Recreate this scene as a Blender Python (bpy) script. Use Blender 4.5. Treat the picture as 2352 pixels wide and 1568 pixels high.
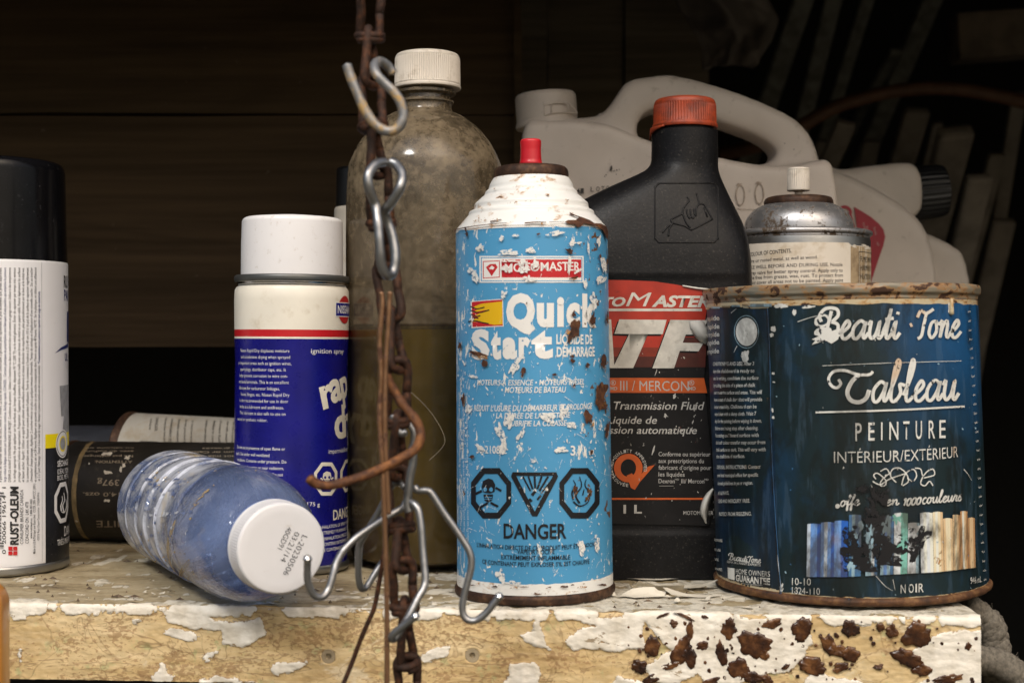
import bpy, bmesh, math, random
from math import sin, cos, pi, radians, sqrt, atan2, exp
from mathutils import Vector, Matrix, noise, Quaternion
from mathutils.bvhtree import BVHTree
from mathutils.geometry import tessellate_polygon

for _o in list(bpy.data.objects):
    bpy.data.objects.remove(_o)
SC = bpy.context.scene
COL = SC.collection

# ------------------------------------------------------------------ camera
F, CX, CY, ZC = 3266.7, 1176.0, 784.0, 0.1097      # focal length in photo units, image centre, eye height over the shelf
cam_d = bpy.data.cameras.new('camera'); cam = bpy.data.objects.new('camera', cam_d); COL.objects.link(cam)
cam.location = (0, 0, ZC); cam.rotation_euler = (pi/2, 0, 0)
cam_d.lens = 50; cam_d.sensor_width = 36; cam_d.sensor_fit = 'HORIZONTAL'
cam_d.clip_start = 0.02; cam_d.clip_end = 60
cam_d.dof.use_dof = True; cam_d.dof.focus_distance = 0.655; cam_d.dof.aperture_fstop = 15.0
SC.camera = cam

# ------------------------------------------------------------------ daylight
SUN_EL, SUN_AZ = radians(46), radians(-24)         # overcast light from behind and left of the camera
world = bpy.data.worlds.new('World'); SC.world = world; world.use_nodes = True
wn = world.node_tree; wn.nodes.clear()
sky = wn.nodes.new('ShaderNodeTexSky'); sky.sky_type = 'NISHITA'; sky.sun_disc = False
sky.sun_elevation = SUN_EL; sky.sun_rotation = radians(180 - math.degrees(SUN_AZ) * -1)
sky.air_density = 1.2; sky.dust_density = 6.0; sky.ozone_density = 0.6
bg = wn.nodes.new('ShaderNodeBackground'); bg.inputs['Strength'].default_value = 0.11
wo = wn.nodes.new('ShaderNodeOutputWorld')
wn.links.new(sky.outputs[0], bg.inputs[0]); wn.links.new(bg.outputs[0], wo.inputs[0])
sun_d = bpy.data.lights.new('sun', 'SUN'); sun_d.energy = 1.45; sun_d.angle = radians(11); sun_d.color = (1, 0.965, 0.91)
sun = bpy.data.objects.new('sun', sun_d); COL.objects.link(sun)
_d = Vector((sin(SUN_AZ) * cos(SUN_EL), -cos(SUN_AZ) * cos(SUN_EL), sin(SUN_EL)))
sun.rotation_euler = _d.to_track_quat('Z', 'Y').to_euler(); sun.location = _d * 5
vs = SC.view_settings; vs.view_transform = 'Standard'; vs.look = 'None'; vs.gamma = 1; vs.use_curve_mapping = False
vs.exposure = 0.2
SC.render.engine = 'CYCLES'
cy = SC.cycles
cy.max_bounces = 10; cy.transparent_max_bounces = 16; cy.transmission_bounces = 8; cy.caustics_reflective = False; cy.caustics_refractive = False
cy.use_denoising = True

# ------------------------------------------------------------------ small maths
def P(x, y, d):
    """the point at depth d seen at (x, y) of the photo (2352 units wide)"""
    return Vector(((x - CX) / F * d, d, ZC + (CY - y) / F * d))
def lerp(a, b, t): return a + (b - a) * t
def clamp(x, a=0.0, b=1.0): return max(a, min(b, x))
def sstep(a, b, x):
    t = clamp((x - a) / (b - a)); return t * t * (3 - 2 * t)
def interp(pts, x):
    if x <= pts[0][0]: return pts[0][1]
    for (x0, y0), (x1, y1) in zip(pts, pts[1:]):
        if x <= x1: return lerp(y0, y1, (x - x0) / (x1 - x0) if x1 > x0 else 0)
    return pts[-1][1]
def catmull(pts, n=6, closed=False):
    pts = [Vector(p) for p in pts]; out = []; L = len(pts)
    rng = range(L) if closed else range(L - 1)
    for i in rng:
        if closed: p0, p1, p2, p3 = pts[i-1], pts[i], pts[(i+1) % L], pts[(i+2) % L]
        else: p0, p1, p2, p3 = pts[max(i-1, 0)], pts[i], pts[i+1], pts[min(i+2, L-1)]
        for k in range(n):
            t = k / n
            out.append(0.5 * ((2*p1) + (p2-p0)*t + (2*p0-5*p1+4*p2-p3)*t*t + (3*p1-p0-3*p2+p3)*t**3))
    if not closed: out.append(pts[-1])
    return out
def nz(x, y=0.0, z=0.0, oct=3):
    return noise.fractal(Vector((x, y, z)), 1.0, 2.0, oct, noise_basis='PERLIN_ORIGINAL')
def pip(p, poly):
    x, y = p; r = False; j = len(poly) - 1
    for i in range(len(poly)):
        xi, yi = poly[i]; xj, yj = poly[j]
        if (yi > y) != (yj > y) and x < (xj-xi)*(y-yi)/(yj-yi)+xi: r = not r
        j = i
    return r
def pdist(p, poly):
    """signed distance to a polygon, positive inside"""
    x, y = p; best = 1e9; j = len(poly) - 1
    for i in range(len(poly)):
        xi, yi = poly[i]; xj, yj = poly[j]; dx, dy = xj-xi, yj-yi
        t = clamp(((x-xi)*dx+(y-yi)*dy)/(dx*dx+dy*dy+1e-12))
        d = (x-xi-t*dx)**2+(y-yi-t*dy)**2
        if d < best: best = d
        j = i
    return sqrt(best) * (1 if pip(p, poly) else -1)

# ------------------------------------------------------------------ objects
def thing(name, label, cat, loc=(0, 0, 0), rot=(0, 0, 0), group=None):
    o = bpy.data.objects.new(name, None); o.empty_display_size = 0.02; COL.objects.link(o)
    o.location = loc; o.rotation_euler = rot; o['label'] = label; o['category'] = cat
    if group: o['group'] = group
    return o
def tag(o, label, cat, group=None):
    o['label'] = label; o['category'] = cat
    if group: o['group'] = group
    return o
def mesh_obj(name, V, Fc, mats, parent=None, mi=None, smooth=True, label=None):
    me = bpy.data.meshes.new(name); me.from_pydata([tuple(v) for v in V], [], [tuple(f) for f in Fc]); me.update()
    for m in (mats if isinstance(mats, (list, tuple)) else [mats]): me.materials.append(m)
    if mi: me.polygons.foreach_set('material_index', mi)
    me.polygons.foreach_set('use_smooth', [smooth] * len(me.polygons))
    o = bpy.data.objects.new(name, me); COL.objects.link(o)
    if parent: o.parent = parent
    if label: o['label'] = label
    return o
def sharp(o, deg=35):
    o.data.set_sharp_from_angle(angle=radians(deg)); return o
def lathe(name, prof, mats, parent, segs=96, mi_f=None, rmod=None, label=None, deg=32):
    """revolve (r, z) pairs round the local z axis; rmod(theta, r, z) -> r"""
    V, Fc, mi = [], [], []
    for (r, z) in prof:
        for k in range(segs):
            t = 2*pi*k/segs; rr = rmod(t, r, z) if rmod else r
            V.append((rr*sin(t), -rr*cos(t), z))
    for i in range(len(prof)-1):
        for k in range(segs):
            a, b = i*segs+k, i*segs+(k+1) % segs
            Fc.append((a, b, b+segs, a+segs)); mi.append(mi_f(prof[i], prof[i+1]) if mi_f else 0)
    if prof[0][0] > 1e-5: Fc.append(tuple(reversed(range(segs)))); mi.append(mi[0])
    if prof[-1][0] > 1e-5: Fc.append(tuple((len(prof)-1)*segs+k for k in range(segs))); mi.append(mi[-1])
    return sharp(mesh_obj(name, V, Fc, mats, parent, mi, label=label), deg)
def rnd(pts, rad, n=4):
    """round the corners of a profile polyline"""
    out = [pts[0]]
    for i in range(1, len(pts)-1):
        a, b, c = Vector(pts[i-1]), Vector(pts[i]), Vector(pts[i+1])
        r = min(rad, (a-b).length*0.45, (c-b).length*0.45)
        if r < 1e-6: out.append(tuple(b)); continue
        p, q = b+(a-b).normalized()*r, b+(c-b).normalized()*r
        for k in range(n+1):
            t = k/n; out.append(tuple(p*(1-t)**2+b*2*t*(1-t)+q*t*t))
    return out+[pts[-1]]
def tube_geo(path, rad, segs=10, V=None, Fc=None, rj=0.0, seed=0):
    V = [] if V is None else V; Fc = [] if Fc is None else Fc
    path = [Vector(p) for p in path]; n = len(path); base = len(V)
    up = None
    for i, p in enumerate(path):
        t = (path[min(i+1, n-1)]-path[max(i-1, 0)]).normalized()
        if up is None:
            up = t.orthogonal().normalized()
        up = (up-t*up.dot(t)).normalized(); bi = t.cross(up)
        r = rad(i/(n-1)) if callable(rad) else rad
        if rj: r *= 1+rj*nz(p.x*300+seed, p.y*300, p.z*300)
        for k in range(segs):
            a = 2*pi*k/segs; V.append(p+(up*cos(a)+bi*sin(a))*r)
    for i in range(n-1):
        for k in range(segs):
            a, b = base+i*segs+k, base+i*segs+(k+1) % segs
            Fc.append((a, b, b+segs, a+segs))
    for (i, sg) in ((0, -1), (n-1, 1)):                                # rounded ends
        t = (path[1]-path[0]).normalized() if i == 0 else (path[-1]-path[-2]).normalized()
        r = rad(i/(n-1)) if callable(rad) else rad
        V.append(path[i]+t*sg*r*0.5); tip = len(V)-1
        for k in range(segs):
            a, b = base+i*segs+k, base+i*segs+(k+1) % segs
            Fc.append((b, a, tip) if sg < 0 else (a, b, tip))
    return V, Fc
def tube(name, path, rad, mats, parent=None, segs=10, rj=0.0, seed=0, label=None):
    V, Fc = tube_geo(path, rad, segs, rj=rj, seed=seed)
    return mesh_obj(name, V, Fc, mats, parent, label=label)
def box_geo(x0, x1, y0, y1, z0, z1):
    V = [(x, y, z) for z in (z0, z1) for y in (y0, y1) for x in (x0, x1)]
    return V, [(0, 2, 3, 1), (4, 5, 7, 6), (0, 1, 5, 4), (2, 6, 7, 3), (0, 4, 6, 2), (1, 3, 7, 5)]
def bev_box(name, x0, x1, y0, y1, z0, z1, mats, parent=None, b=0.002, seg=2):
    V, Fc = box_geo(x0, x1, y0, y1, z0, z1)
    bm = bmesh.new(); vs_ = [bm.verts.new(v) for v in V]
    for f in Fc: bm.faces.new([vs_[i] for i in f])
    bmesh.ops.bevel(bm, geom=bm.edges[:], offset=b, segments=seg, affect='EDGES', profile=0.5)
    me = bpy.data.meshes.new(name); bm.to_mesh(me); bm.free()
    for m in (mats if isinstance(mats, (list, tuple)) else [mats]): me.materials.append(m)
    me.polygons.foreach_set('use_smooth', [True]*len(me.polygons))
    o = bpy.data.objects.new(name, me); COL.objects.link(o)
    if parent: o.parent = parent
    sharp(o, 40); return o
def bake(o, mods):
    """apply (type, {settings}) modifiers to a mesh object"""
    for t, s in mods:
        m = o.modifiers.new(t, t)
        for k, v in s.items(): setattr(m, k, v)
    dg = bpy.context.evaluated_depsgraph_get(); dg.update()
    me = bpy.data.meshes.new_from_object(o.evaluated_get(dg)); o.modifiers.clear()
    old = o.data; mats = [m for m in old.materials]; o.data = me; bpy.data.meshes.remove(old)
    me.materials.clear()
    for m in mats: me.materials.append(m)
    me.name = o.name; me.polygons.foreach_set('use_smooth', [True]*len(me.polygons))
    return o

# ------------------------------------------------------------------ node helper
class NT:
    def __init__(s, name):
        s.m = bpy.data.materials.new(name); s.m.use_nodes = True; s.t = s.m.node_tree; s.t.nodes.clear()
        s.out = s.n('ShaderNodeOutputMaterial'); s.co = s.n('ShaderNodeTexCoord').outputs['Object']
    def n(s, k, **kw):
        nd = s.t.nodes.new(k)
        for a, b in kw.items(): setattr(nd, a, b)
        return nd
    def put(s, sock, v):
        if isinstance(v, bpy.types.NodeSocket): s.t.links.new(v, sock)
        elif isinstance(v, (tuple, list)) and sock.type == 'RGBA' and len(v) == 3: sock.default_value = (*v, 1)
        else: sock.default_value = v
    def math(s, op, a, b=None, c=None, clamp=False):
        nd = s.n('ShaderNodeMath', operation=op, use_clamp=clamp); s.put(nd.inputs[0], a)
        if b is not None: s.put(nd.inputs[1], b)
        if c is not None: s.put(nd.inputs[2], c)
        return nd.outputs[0]
    def vec(s, scale=(1, 1, 1), loc=(0, 0, 0), rot=(0, 0, 0), src=None):
        nd = s.n('ShaderNodeMapping'); s.put(nd.inputs[0], src or s.co)
        nd.inputs['Scale'].default_value = scale; nd.inputs['Location'].default_value = loc; nd.inputs['Rotation'].default_value = rot
        return nd.outputs[0]
    def noise(s, scale, detail=4, rough=0.55, dist=0.0, vec=None, w=None):
        nd = s.n('ShaderNodeTexNoise'); s.put(nd.inputs['Vector'], vec or s.co)
        nd.inputs['Scale'].default_value = scale; nd.inputs['Detail'].default_value = detail
        nd.inputs['Roughness'].default_value = rough; nd.inputs['Distortion'].default_value = dist
        return nd.outputs[0]
    def voro(s, scale, vec=None, feature='F1'):
        nd = s.n('ShaderNodeTexVoronoi', feature=feature); s.put(nd.inputs['Vector'], vec or s.co); nd.inputs['Scale'].default_value = scale
        return nd.outputs['Distance']
    def ss(s, a, b, v):
        nd = s.n('ShaderNodeMapRange', interpolation_type='SMOOTHSTEP'); s.put(nd.inputs[0], v)
        s.put(nd.inputs[1], a); s.put(nd.inputs[2], b); return nd.outputs[0]
    def mix(s, f, a, b, blend='MIX'):
        nd = s.n('ShaderNodeMix', data_type='RGBA', blend_type=blend); s.put(nd.inputs[0], f); s.put(nd.inputs[6], a); s.put(nd.inputs[7], b)
        return nd.outputs[2]
    def fmix(s, f, a, b):
        nd = s.n('ShaderNodeMix', data_type='FLOAT'); s.put(nd.inputs[0], f); s.put(nd.inputs[2], a); s.put(nd.inputs[3], b)
        return nd.outputs[0]
    def ramp(s, f, stops):
        nd = s.n('ShaderNodeValToRGB'); e = nd.color_ramp.elements
        while len(e) < len(stops): e.new(0.5)
        for i, (p, c) in enumerate(stops): e[i].position = p; e[i].color = (*c, 1)
        s.put(nd.inputs[0], f); return nd.outputs[0]
    def xyz(s, src=None):
        nd = s.n('ShaderNodeSeparateXYZ'); s.put(nd.inputs[0], src or s.co); return nd.outputs
    def bump(s, h, dist=0.0004, strength=0.6, normal=None):
        nd = s.n('ShaderNodeBump'); s.put(nd.inputs['Height'], h); nd.inputs['Distance'].default_value = dist; nd.inputs['Strength'].default_value = strength
        if normal: s.put(nd.inputs['Normal'], normal)
        return nd.outputs[0]
    def bsdf(s, col, rough=0.5, metal=0.0, normal=None, **kw):
        nd = s.n('ShaderNodeBsdfPrincipled'); s.put(nd.inputs['Base Color'], col); s.put(nd.inputs['Roughness'], rough); s.put(nd.inputs['Metallic'], metal)
        if normal: s.put(nd.inputs['Normal'], normal)
        for k, v in kw.items(): s.put(nd.inputs[k.replace('_', ' ')], v)
        return nd.outputs[0]
    def end(s, sh):
        s.t.links.new(sh, s.out.inputs[0]); return s.m

def plain(name, col, rough=0.5, metal=0.0, var=0.12, scale=60, bump=0.0, bscale=400, dirt=None, dirt_amt=0.0, dscale=90, grain=False, **kw):
    t = NT(name)
    v = t.noise(scale, 4)
    c = t.mix(t.ss(0.3, 0.7, v), tuple(x*(1-var) for x in col), tuple(min(1, x*(1+var)) for x in col))
    if dirt:
        d = t.math('MULTIPLY', t.ss(0.62-0.35*dirt_amt, 0.78-0.2*dirt_amt, t.noise(dscale, 6, 0.65)), 0.35+0.5*dirt_amt)
        c = t.mix(d, c, dirt)
    c = t.mix(.55, c, t.mix(t.noise(1700, 2, .6), (.25, .25, .25), (1.0, 1.0, 1.0)), 'OVERLAY') if grain else c
    nrm = t.bump(t.noise(bscale, 3), 0.0003, bump) if bump else None
    r = t.fmix(t.noise(scale*3, 3), max(0.02, rough*0.8), min(1, rough*1.2))
    return t.end(t.bsdf(c, r, metal, nrm, **kw))

# ------------------------------------------------------------------ printing on surfaces
_txt = {}
def text_geo(s, bold=0.0, shear=0.0, space=1.0):
    key = (s, bold, shear, space)
    if key in _txt: return _txt[key]
    c = bpy.data.curves.new('lettering', 'FONT'); c.body = s; c.offset = bold; c.shear = shear; c.resolution_u = 2 if len(s) > 24 else 3; c.space_character = space
    o = bpy.data.objects.new('lettering', c); me = bpy.data.meshes.new_from_object(o)
    V = [(v.co.x, v.co.y) for v in me.vertices]; Fc = [tuple(p.vertices) for p in me.polygons]
    bpy.data.objects.remove(o); bpy.data.curves.remove(c); bpy.data.meshes.remove(me)
    _txt[key] = (V, Fc); return V, Fc
CAP = 0.692

class RoundSurf:
    """a body of revolution: flat coordinates are (angle * r0, z)"""
    curved = True
    def __init__(s, root, prof, r0):
        s.M = root.matrix_basis.copy() if root.matrix_world == Matrix() else root.matrix_world.copy()
        s.M = Matrix.LocRotScale(root.location, root.rotation_euler, None); s.Mi = s.M.inverted()
        s.pts = sorted((z, r) for r, z in prof); s.r0 = r0
        V, Fc = [], []; n = 180
        for (z, r) in s.pts:
            for k in range(n): V.append((r*sin(2*pi*k/n), -r*cos(2*pi*k/n), z))
        for i in range(len(s.pts)-1):
            for k in range(n):
                a, b = i*n+k, i*n+(k+1) % n; Fc.append((a, b, b+n, a+n))
        s.bvh = BVHTree.FromPolygons(V, Fc)
    def uv(s, x, y):
        o = s.Mi @ Vector((0, 0, ZC)); d = (s.Mi.to_3x3() @ (P(x, y, 1)-Vector((0, 0, ZC)))).normalized()
        h = s.bvh.ray_cast(o, d)[0]
        if h is None:
            h = s.bvh.find_nearest(o+d*((s.M.translation-Vector((0, 0, ZC))).length))[0]
        return (atan2(h.x, -h.y)*s.r0, h.z)
    step = .0016
    def raw(s, u, v, off):
        t = u/s.r0; r = interp(s.pts, v)+off
        return Vector((r*sin(t), -r*cos(t), v))
    vstep = None
    def row(s, u, v, off):
        i = math.floor(u/s.step+1e-6); a, b = s.raw(i*s.step, v, off), s.raw((i+1)*s.step, v, off)
        return a.lerp(b, u/s.step-i)
    def pos(s, u, v, off):
        if not s.vstep: return s.row(u, v, off)
        j = math.floor(v/s.vstep+1e-6)
        return s.row(u, j*s.vstep, off).lerp(s.row(u, (j+1)*s.vstep, off), v/s.vstep-j)
class FlatSurf:
    """a (nearly) flat front facing the camera at y = yf(x, z); coordinates are world x, z"""
    curved = False; step = .003
    def __init__(s, root, y, bow=None, steps=None):
        s.M = Matrix.LocRotScale(root.location, root.rotation_euler, None); s.Mi = s.M.inverted(); s.y = y; s.bow = bow
        s.curved = bow is not None
    def uv(s, x, y):
        d = s.y
        for _ in range(4):
            p = P(x, y, d); d = s.y+(s.bow(p.x, p.z) if s.bow else 0)
        return (p.x, p.z)
    def raw(s, u, v, off):
        return s.Mi @ Vector((u, s.y+(s.bow(u, v) if s.bow else 0)-off, v))
    def pos(s, u, v, off):
        i = math.floor(u/s.step+1e-6); a, b = s.raw(i*s.step, v, off), s.raw((i+1)*s.step, v, off)
        return a.lerp(b, u/s.step-i)

class Print:
    """collects lettering, patches and strokes and lays them on a surface"""
    def __init__(s, surf, tr=None, off=0.00012, step=0.0016):
        s.S = surf; s.V = []; s.Fc = []; s.mi = []; s.k = 0; s.off = off; s.step = step; s.tr = tr or (0, 0, 1.0); s.lift = 0.0
    def view(s, ox, oy, sc): s.tr = (ox, oy, sc); return s
    def uv(s, x, y): return Vector(s.S.uv(s.tr[0]+x*s.tr[2], s.tr[1]+y*s.tr[2]))
    def add(s, V, Fc, m, cut=True, dk=1):
        s.k += dk; off = s.off+s.lift+s.k*3e-6
        if s.S.curved and cut and V:
            us = [p[0] for p in V]; u0, u1 = min(us), max(us)
            if math.floor(u0/s.S.step) != math.floor(u1/s.S.step):
                bm = bmesh.new(); vs_ = [bm.verts.new((p[0], p[1], 0)) for p in V]
                for f in Fc:
                    try: bm.faces.new([vs_[i] for i in f])
                    except ValueError: pass
                g = s.S.step
                for j in range(math.floor(u0/g)+1, math.ceil(u1/g)):
                    bmesh.ops.bisect_plane(bm, geom=bm.verts[:]+bm.edges[:]+bm.faces[:], plane_co=(j*g, 0, 0), plane_no=(1, 0, 0), dist=1e-7)
                if getattr(s.S, 'vstep', None):
                    g = s.S.vstep; w0, w1 = min(p[1] for p in V), max(p[1] for p in V)
                    for j in range(math.floor(w0/g)+1, math.ceil(w1/g)):
                        bmesh.ops.bisect_plane(bm, geom=bm.verts[:]+bm.edges[:]+bm.faces[:], plane_co=(0, j*g, 0), plane_no=(0, 1, 0), dist=1e-7)
                bm.verts.index_update(); V = [(v.co.x, v.co.y) for v in bm.verts]; Fc = [tuple(v.index for v in f.verts) for f in bm.faces]; bm.free()
        b = len(s.V)
        s.V += [s.S.pos(p[0], p[1], off) for p in V]; s.Fc += [tuple(b+i for i in f) for f in Fc]; s.mi += [m]*len(Fc)
    def poly(s, pts, m, holes=(), uv=False, dk=1):
        loops = [[Vector((*(p if uv else s.uv(*p)), 0)) for p in L] for L in (pts, *holes)]
        V = [p.xy for L in loops for p in L]
        s.add(V, tessellate_polygon(loops), m, dk=dk)
    def rect(s, x0, y0, x1, y1, m, n=1):
        pts = [(lerp(x0, x1, i/n), y0) for i in range(n+1)]+[(lerp(x1, x0, i/n), y1) for i in range(n+1)]
        s.poly(pts, m)
    def ring(s, pts, inner, m): s.poly(pts, m, holes=(inner,))
    def stroke(s, pts, w, m, smooth=True, w1=None, n=5, uv=False):
        p = catmull([Vector((*q, 0)) for q in pts], n) if smooth and len(pts) > 2 else [Vector((*q, 0)) for q in pts]
        L, N = [], len(p)
        for i, q in enumerate(p):
            t = (p[min(i+1, N-1)]-p[max(i-1, 0)]).normalized(); nn = Vector((-t.y, t.x, 0))
            ww = (w if w1 is None else lerp(w, w1, i/(N-1)))/2
            L.append((q+nn*ww, q-nn*ww))
        V = [(p_.xy if uv else s.uv(p_.x, p_.y)) for ab in L for p_ in ab]
        s.add(V, [(2*i, 2*i+1, 2*i+3, 2*i+2) for i in range(N-1)], m)
    def text(s, txt, A, B=None, h=None, m=0, bold=0.0, shear=0.0, xs=1.0, up=None, space=1.0, cut=None):
        """baseline from A to B (B fits the width, else natural width * xs); h = capital height"""
        V, Fc = text_geo(txt, bold, shear, space)
        if not V: return
        a = s.uv(*A)
        if up is None: up = (A[0], A[1]-h)
        c = s.uv(*up)-a
        x0 = min(p[0] for p in V); x1 = max(p[0] for p in V)
        if B is not None and not (isinstance(B, tuple) and len(B) == 3): e = (s.uv(*B)-a)/(x1-x0)
        else: e = Vector((c.y, -c.x))/CAP*xs
        s.add([tuple(a+e*(p[0]-x0)+c*(p[1]/CAP)) for p in V], Fc, m, cut=(len(txt) < 26 if cut is None else cut))
    def blob(s, cx, cy, rx, ry, m, rot=0.0, seed=0, n=22, jag=0.35, dk=.2):
        pts = []; ca, sa = cos(rot), sin(rot)
        for k in range(n):
            a = 2*pi*k/n; q = 1+jag*1.6*nz(cos(a)*1.3+seed*7.3, sin(a)*1.3+seed*3.1, seed*1.7, 3)
            x, y = rx*q*cos(a), ry*q*sin(a); pts.append((cx+x*ca-y*sa, cy+x*sa+y*ca))
        s.poly(pts, m, dk=dk)
    def build(s, name, mats, parent, label=None):
        return mesh_obj(name, s.V, s.Fc, mats, parent, s.mi, smooth=s.S.curved, label=label)
    def into(s, o, mats):
        """join the printing into an existing part's mesh, as further material slots"""
        me = o.data; n0 = len(me.materials)
        for m in mats: me.materials.append(m)
        bm = bmesh.new(); bm.from_mesh(me); vs_ = [bm.verts.new(v) for v in s.V]
        for f, m in zip(s.Fc, s.mi):
            try: fc = bm.faces.new([vs_[i] for i in f]); fc.material_index = n0+m; fc.smooth = True
            except ValueError: pass
        bm.to_mesh(me); bm.free(); return o

# a hand-lettered script: strokes per letter in x-height units, with their advance
SCRIPT = {
 'a': ([[(0.95, .85), (.55, 1.0), (.12, .6), (.18, .1), (.5, .04), (.85, .5), (.98, .97), (.9, .3), (1.02, .04), (1.3, .35)]], 1.22),
 'b': ([[(0, .3), (.4, 1.2), (.58, 1.85), (.4, 2.05), (.24, 1.5), (.2, .25), (.5, .02), (.88, .4), (.75, .85), (1.15, .78)]], 1.1),
 'e': ([[(0, .3), (.4, .5), (.66, .78), (.46, 1.0), (.16, .6), (.22, .1), (.55, .02), (.95, .35)]], .88),
 'l': ([[(0, .3), (.4, 1.2), (.52, 1.85), (.36, 2.05), (.22, 1.4), (.22, .2), (.45, .02), (.78, .35)]], .72),
 'u': ([[(0, .75), (.16, .98), (.15, .3), (.36, .03), (.66, .3), (.82, .98), (.8, .25), (.96, .03), (1.22, .35)]], 1.12),
 't': ([[(0, .3), (.35, 1.2), (.42, 1.65), (.3, .3), (.46, .03), (.75, .35)], [(.08, 1.08), (.7, 1.15)]], .7),
 'i': ([[(0, .4), (.22, .98), (.18, .25), (.36, .03), (.62, .35)], [(.26, 1.36), (.3, 1.5)]], .56),
 'o': ([[(.6, .98), (.22, .85), (.1, .3), (.4, .02), (.75, .4), (.6, .96), (.72, .82), (1.05, .85)]], .98),
 'n': ([[(0, .7), (.18, .98), (.15, .02), (.26, .6), (.56, .98), (.7, .7), (.68, .2), (.85, .03), (1.1, .35)]], 1.02),
 'f': ([[(0, .3), (.4, 1.3), (.5, 1.85), (.32, 1.85), (.25, 1.0), (.2, -.6), (.36, -.65), (.32, .1), (.62, .35)]], .62),
 'r': ([[(0, .3), (.25, 1.05), (.36, .85), (.6, .88), (.5, .3), (.7, .03), (.95, .35)]], .85),
 's': ([[(0, .3), (.36, 1.0), (.42, .7), (.6, .3), (.35, 0), (.1, .15)]], .75),
 'c': ([[(.66, .8), (.46, 1.0), (.12, .6), (.2, .1), (.5, .02), (.9, .35)]], .84),
 'T': ([[(.35, 1.15), (.15, 1.45), (-.2, 1.3), (-.15, .95), (.25, .8), (.4, 1.25), (-.05, 1.8), (-.45, 1.5), (-.4, .95), (.1, .62)],
        [(.05, 1.72), (.5, 1.98), (.95, 1.75), (1.5, 1.85), (1.62, 2.0)], [(1.2, 1.72), (.75, 1.0), (.95, .4), (.75, .05), (.35, .12), (.45, .45)]], 1.45),
 'J': ([[(-.15, 1.2), (.1, 1.58), (.6, 1.42), (1.2, 1.66)], [(.62, 1.45), (.5, .8), (.4, .15), (.1, -.02)]], .95),
 'B': ([[(.4, 1.55), (.3, .9), (.15, .1), (-.15, .05)], [(-.25, .95), (-.45, 1.3), (-.05, 1.68), (.75, 1.66), (.95, 1.3), (.55, .95)],
        [(.5, .95), (1.05, .75), (.95, .12), (.4, -.04), (.05, .15)]], 1.25),
 '1': ([[(.05, 1.0), (.3, 1.3), (.22, .0)]], .5), '0': ([[(.4, 1.3), (.1, .9), (.15, .1), (.45, .0), (.68, .5), (.6, 1.15), (.4, 1.3)]], .78),
 '.': ([[(.1, .55), (.2, .62)]], .4), ' ': ([], .55)}
def script(pr, txt, A, B, h, w, m, slant=0.18, wv=0.0):
    """h = x-height in view units; the word is fitted between A and B"""
    tot = sum(SCRIPT[c][1] for c in txt); dx, dy = (B[0]-A[0])/tot, (B[1]-A[1])/tot; x = 0.0
    for c in txt:
        st, adv = SCRIPT[c]
        for L in st:
            pts = [(A[0]+(x+px+slant*py)*dx, A[1]+(x+px)*dy-py*h) for px, py in L]
            pr.stroke(pts, w, m)
        x += adv
# ------------------------------------------------------------------ materials
def rust_mat(name, dark=(.035, .014, .007), mid=(.13, .045, .016), hi=(.30, .12, .035), rough=.75, scale=220, metal=0.15):
    t = NT(name); n1 = t.noise(scale, 6, .65); n2 = t.noise(scale*.22, 4)
    c = t.ramp(t.math('ADD', t.math('MULTIPLY', n1, .65), t.math('MULTIPLY', n2, .35)), [(.36, dark), (.5, mid), (.66, hi)])
    return t.end(t.bsdf(c, rough, metal, t.bump(n1, .0005, .7)))
def worn_metal(name, col=(.42, .42, .41), rough=.32, metal=.95, rust_at=.62, rustcol=(.10, .05, .02), scale=300):
    t = NT(name); n1 = t.noise(scale, 6, .7); n2 = t.noise(scale*.15, 3)
    k = t.ss(rust_at, rust_at+.07, t.math('ADD', t.math('MULTIPLY', n1, .6), t.math('MULTIPLY', n2, .4)))
    c = t.mix(k, t.mix(t.noise(90, 3), tuple(x*.75 for x in col), col), rustcol)
    return t.end(t.bsdf(c, t.fmix(k, rough, .8), t.fmix(k, metal, .1), t.bump(n1, .0003, .35)))

def dark_plank(name, c0, c1, gloss=.55):
    t = NT(name)
    g = t.noise(26, 7, .62, 1.2, t.vec((.06, 1, 1.0))); f = t.noise(150, 5, .6, .3, t.vec((.03, 1, 1)))
    v = t.voro(3.2, t.vec((.55, 1, 1.6)));  knot = t.ss(.045, .012, v)
    c = t.mix(t.ss(.3, .72, t.math('ADD', t.math('MULTIPLY', g, .6), t.math('MULTIPLY', f, .4))), c0, c1)
    c = t.mix(t.math('MULTIPLY', knot, .8), c, tuple(x*.35 for x in c0))
    sp = t.ss(.735, .76, t.noise(130, 2, .5)); c = t.mix(t.math('MULTIPLY', sp, .35), c, (.16, .12, .10))
    return t.end(t.bsdf(c, gloss, 0, t.bump(t.math('ADD', g, f), .0006, .5), Specular_IOR_Level=.12))
M_plank = dark_plank('dark_stained_pine', (.040, .027, .0155), (.105, .070, .040), .75)
M_post = dark_plank('old_grey_boards', (.14, .115, .088), (.34, .285, .225), .8)
M_void = plain('shed_darkness', (.010, .009, .008), .9)

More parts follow.
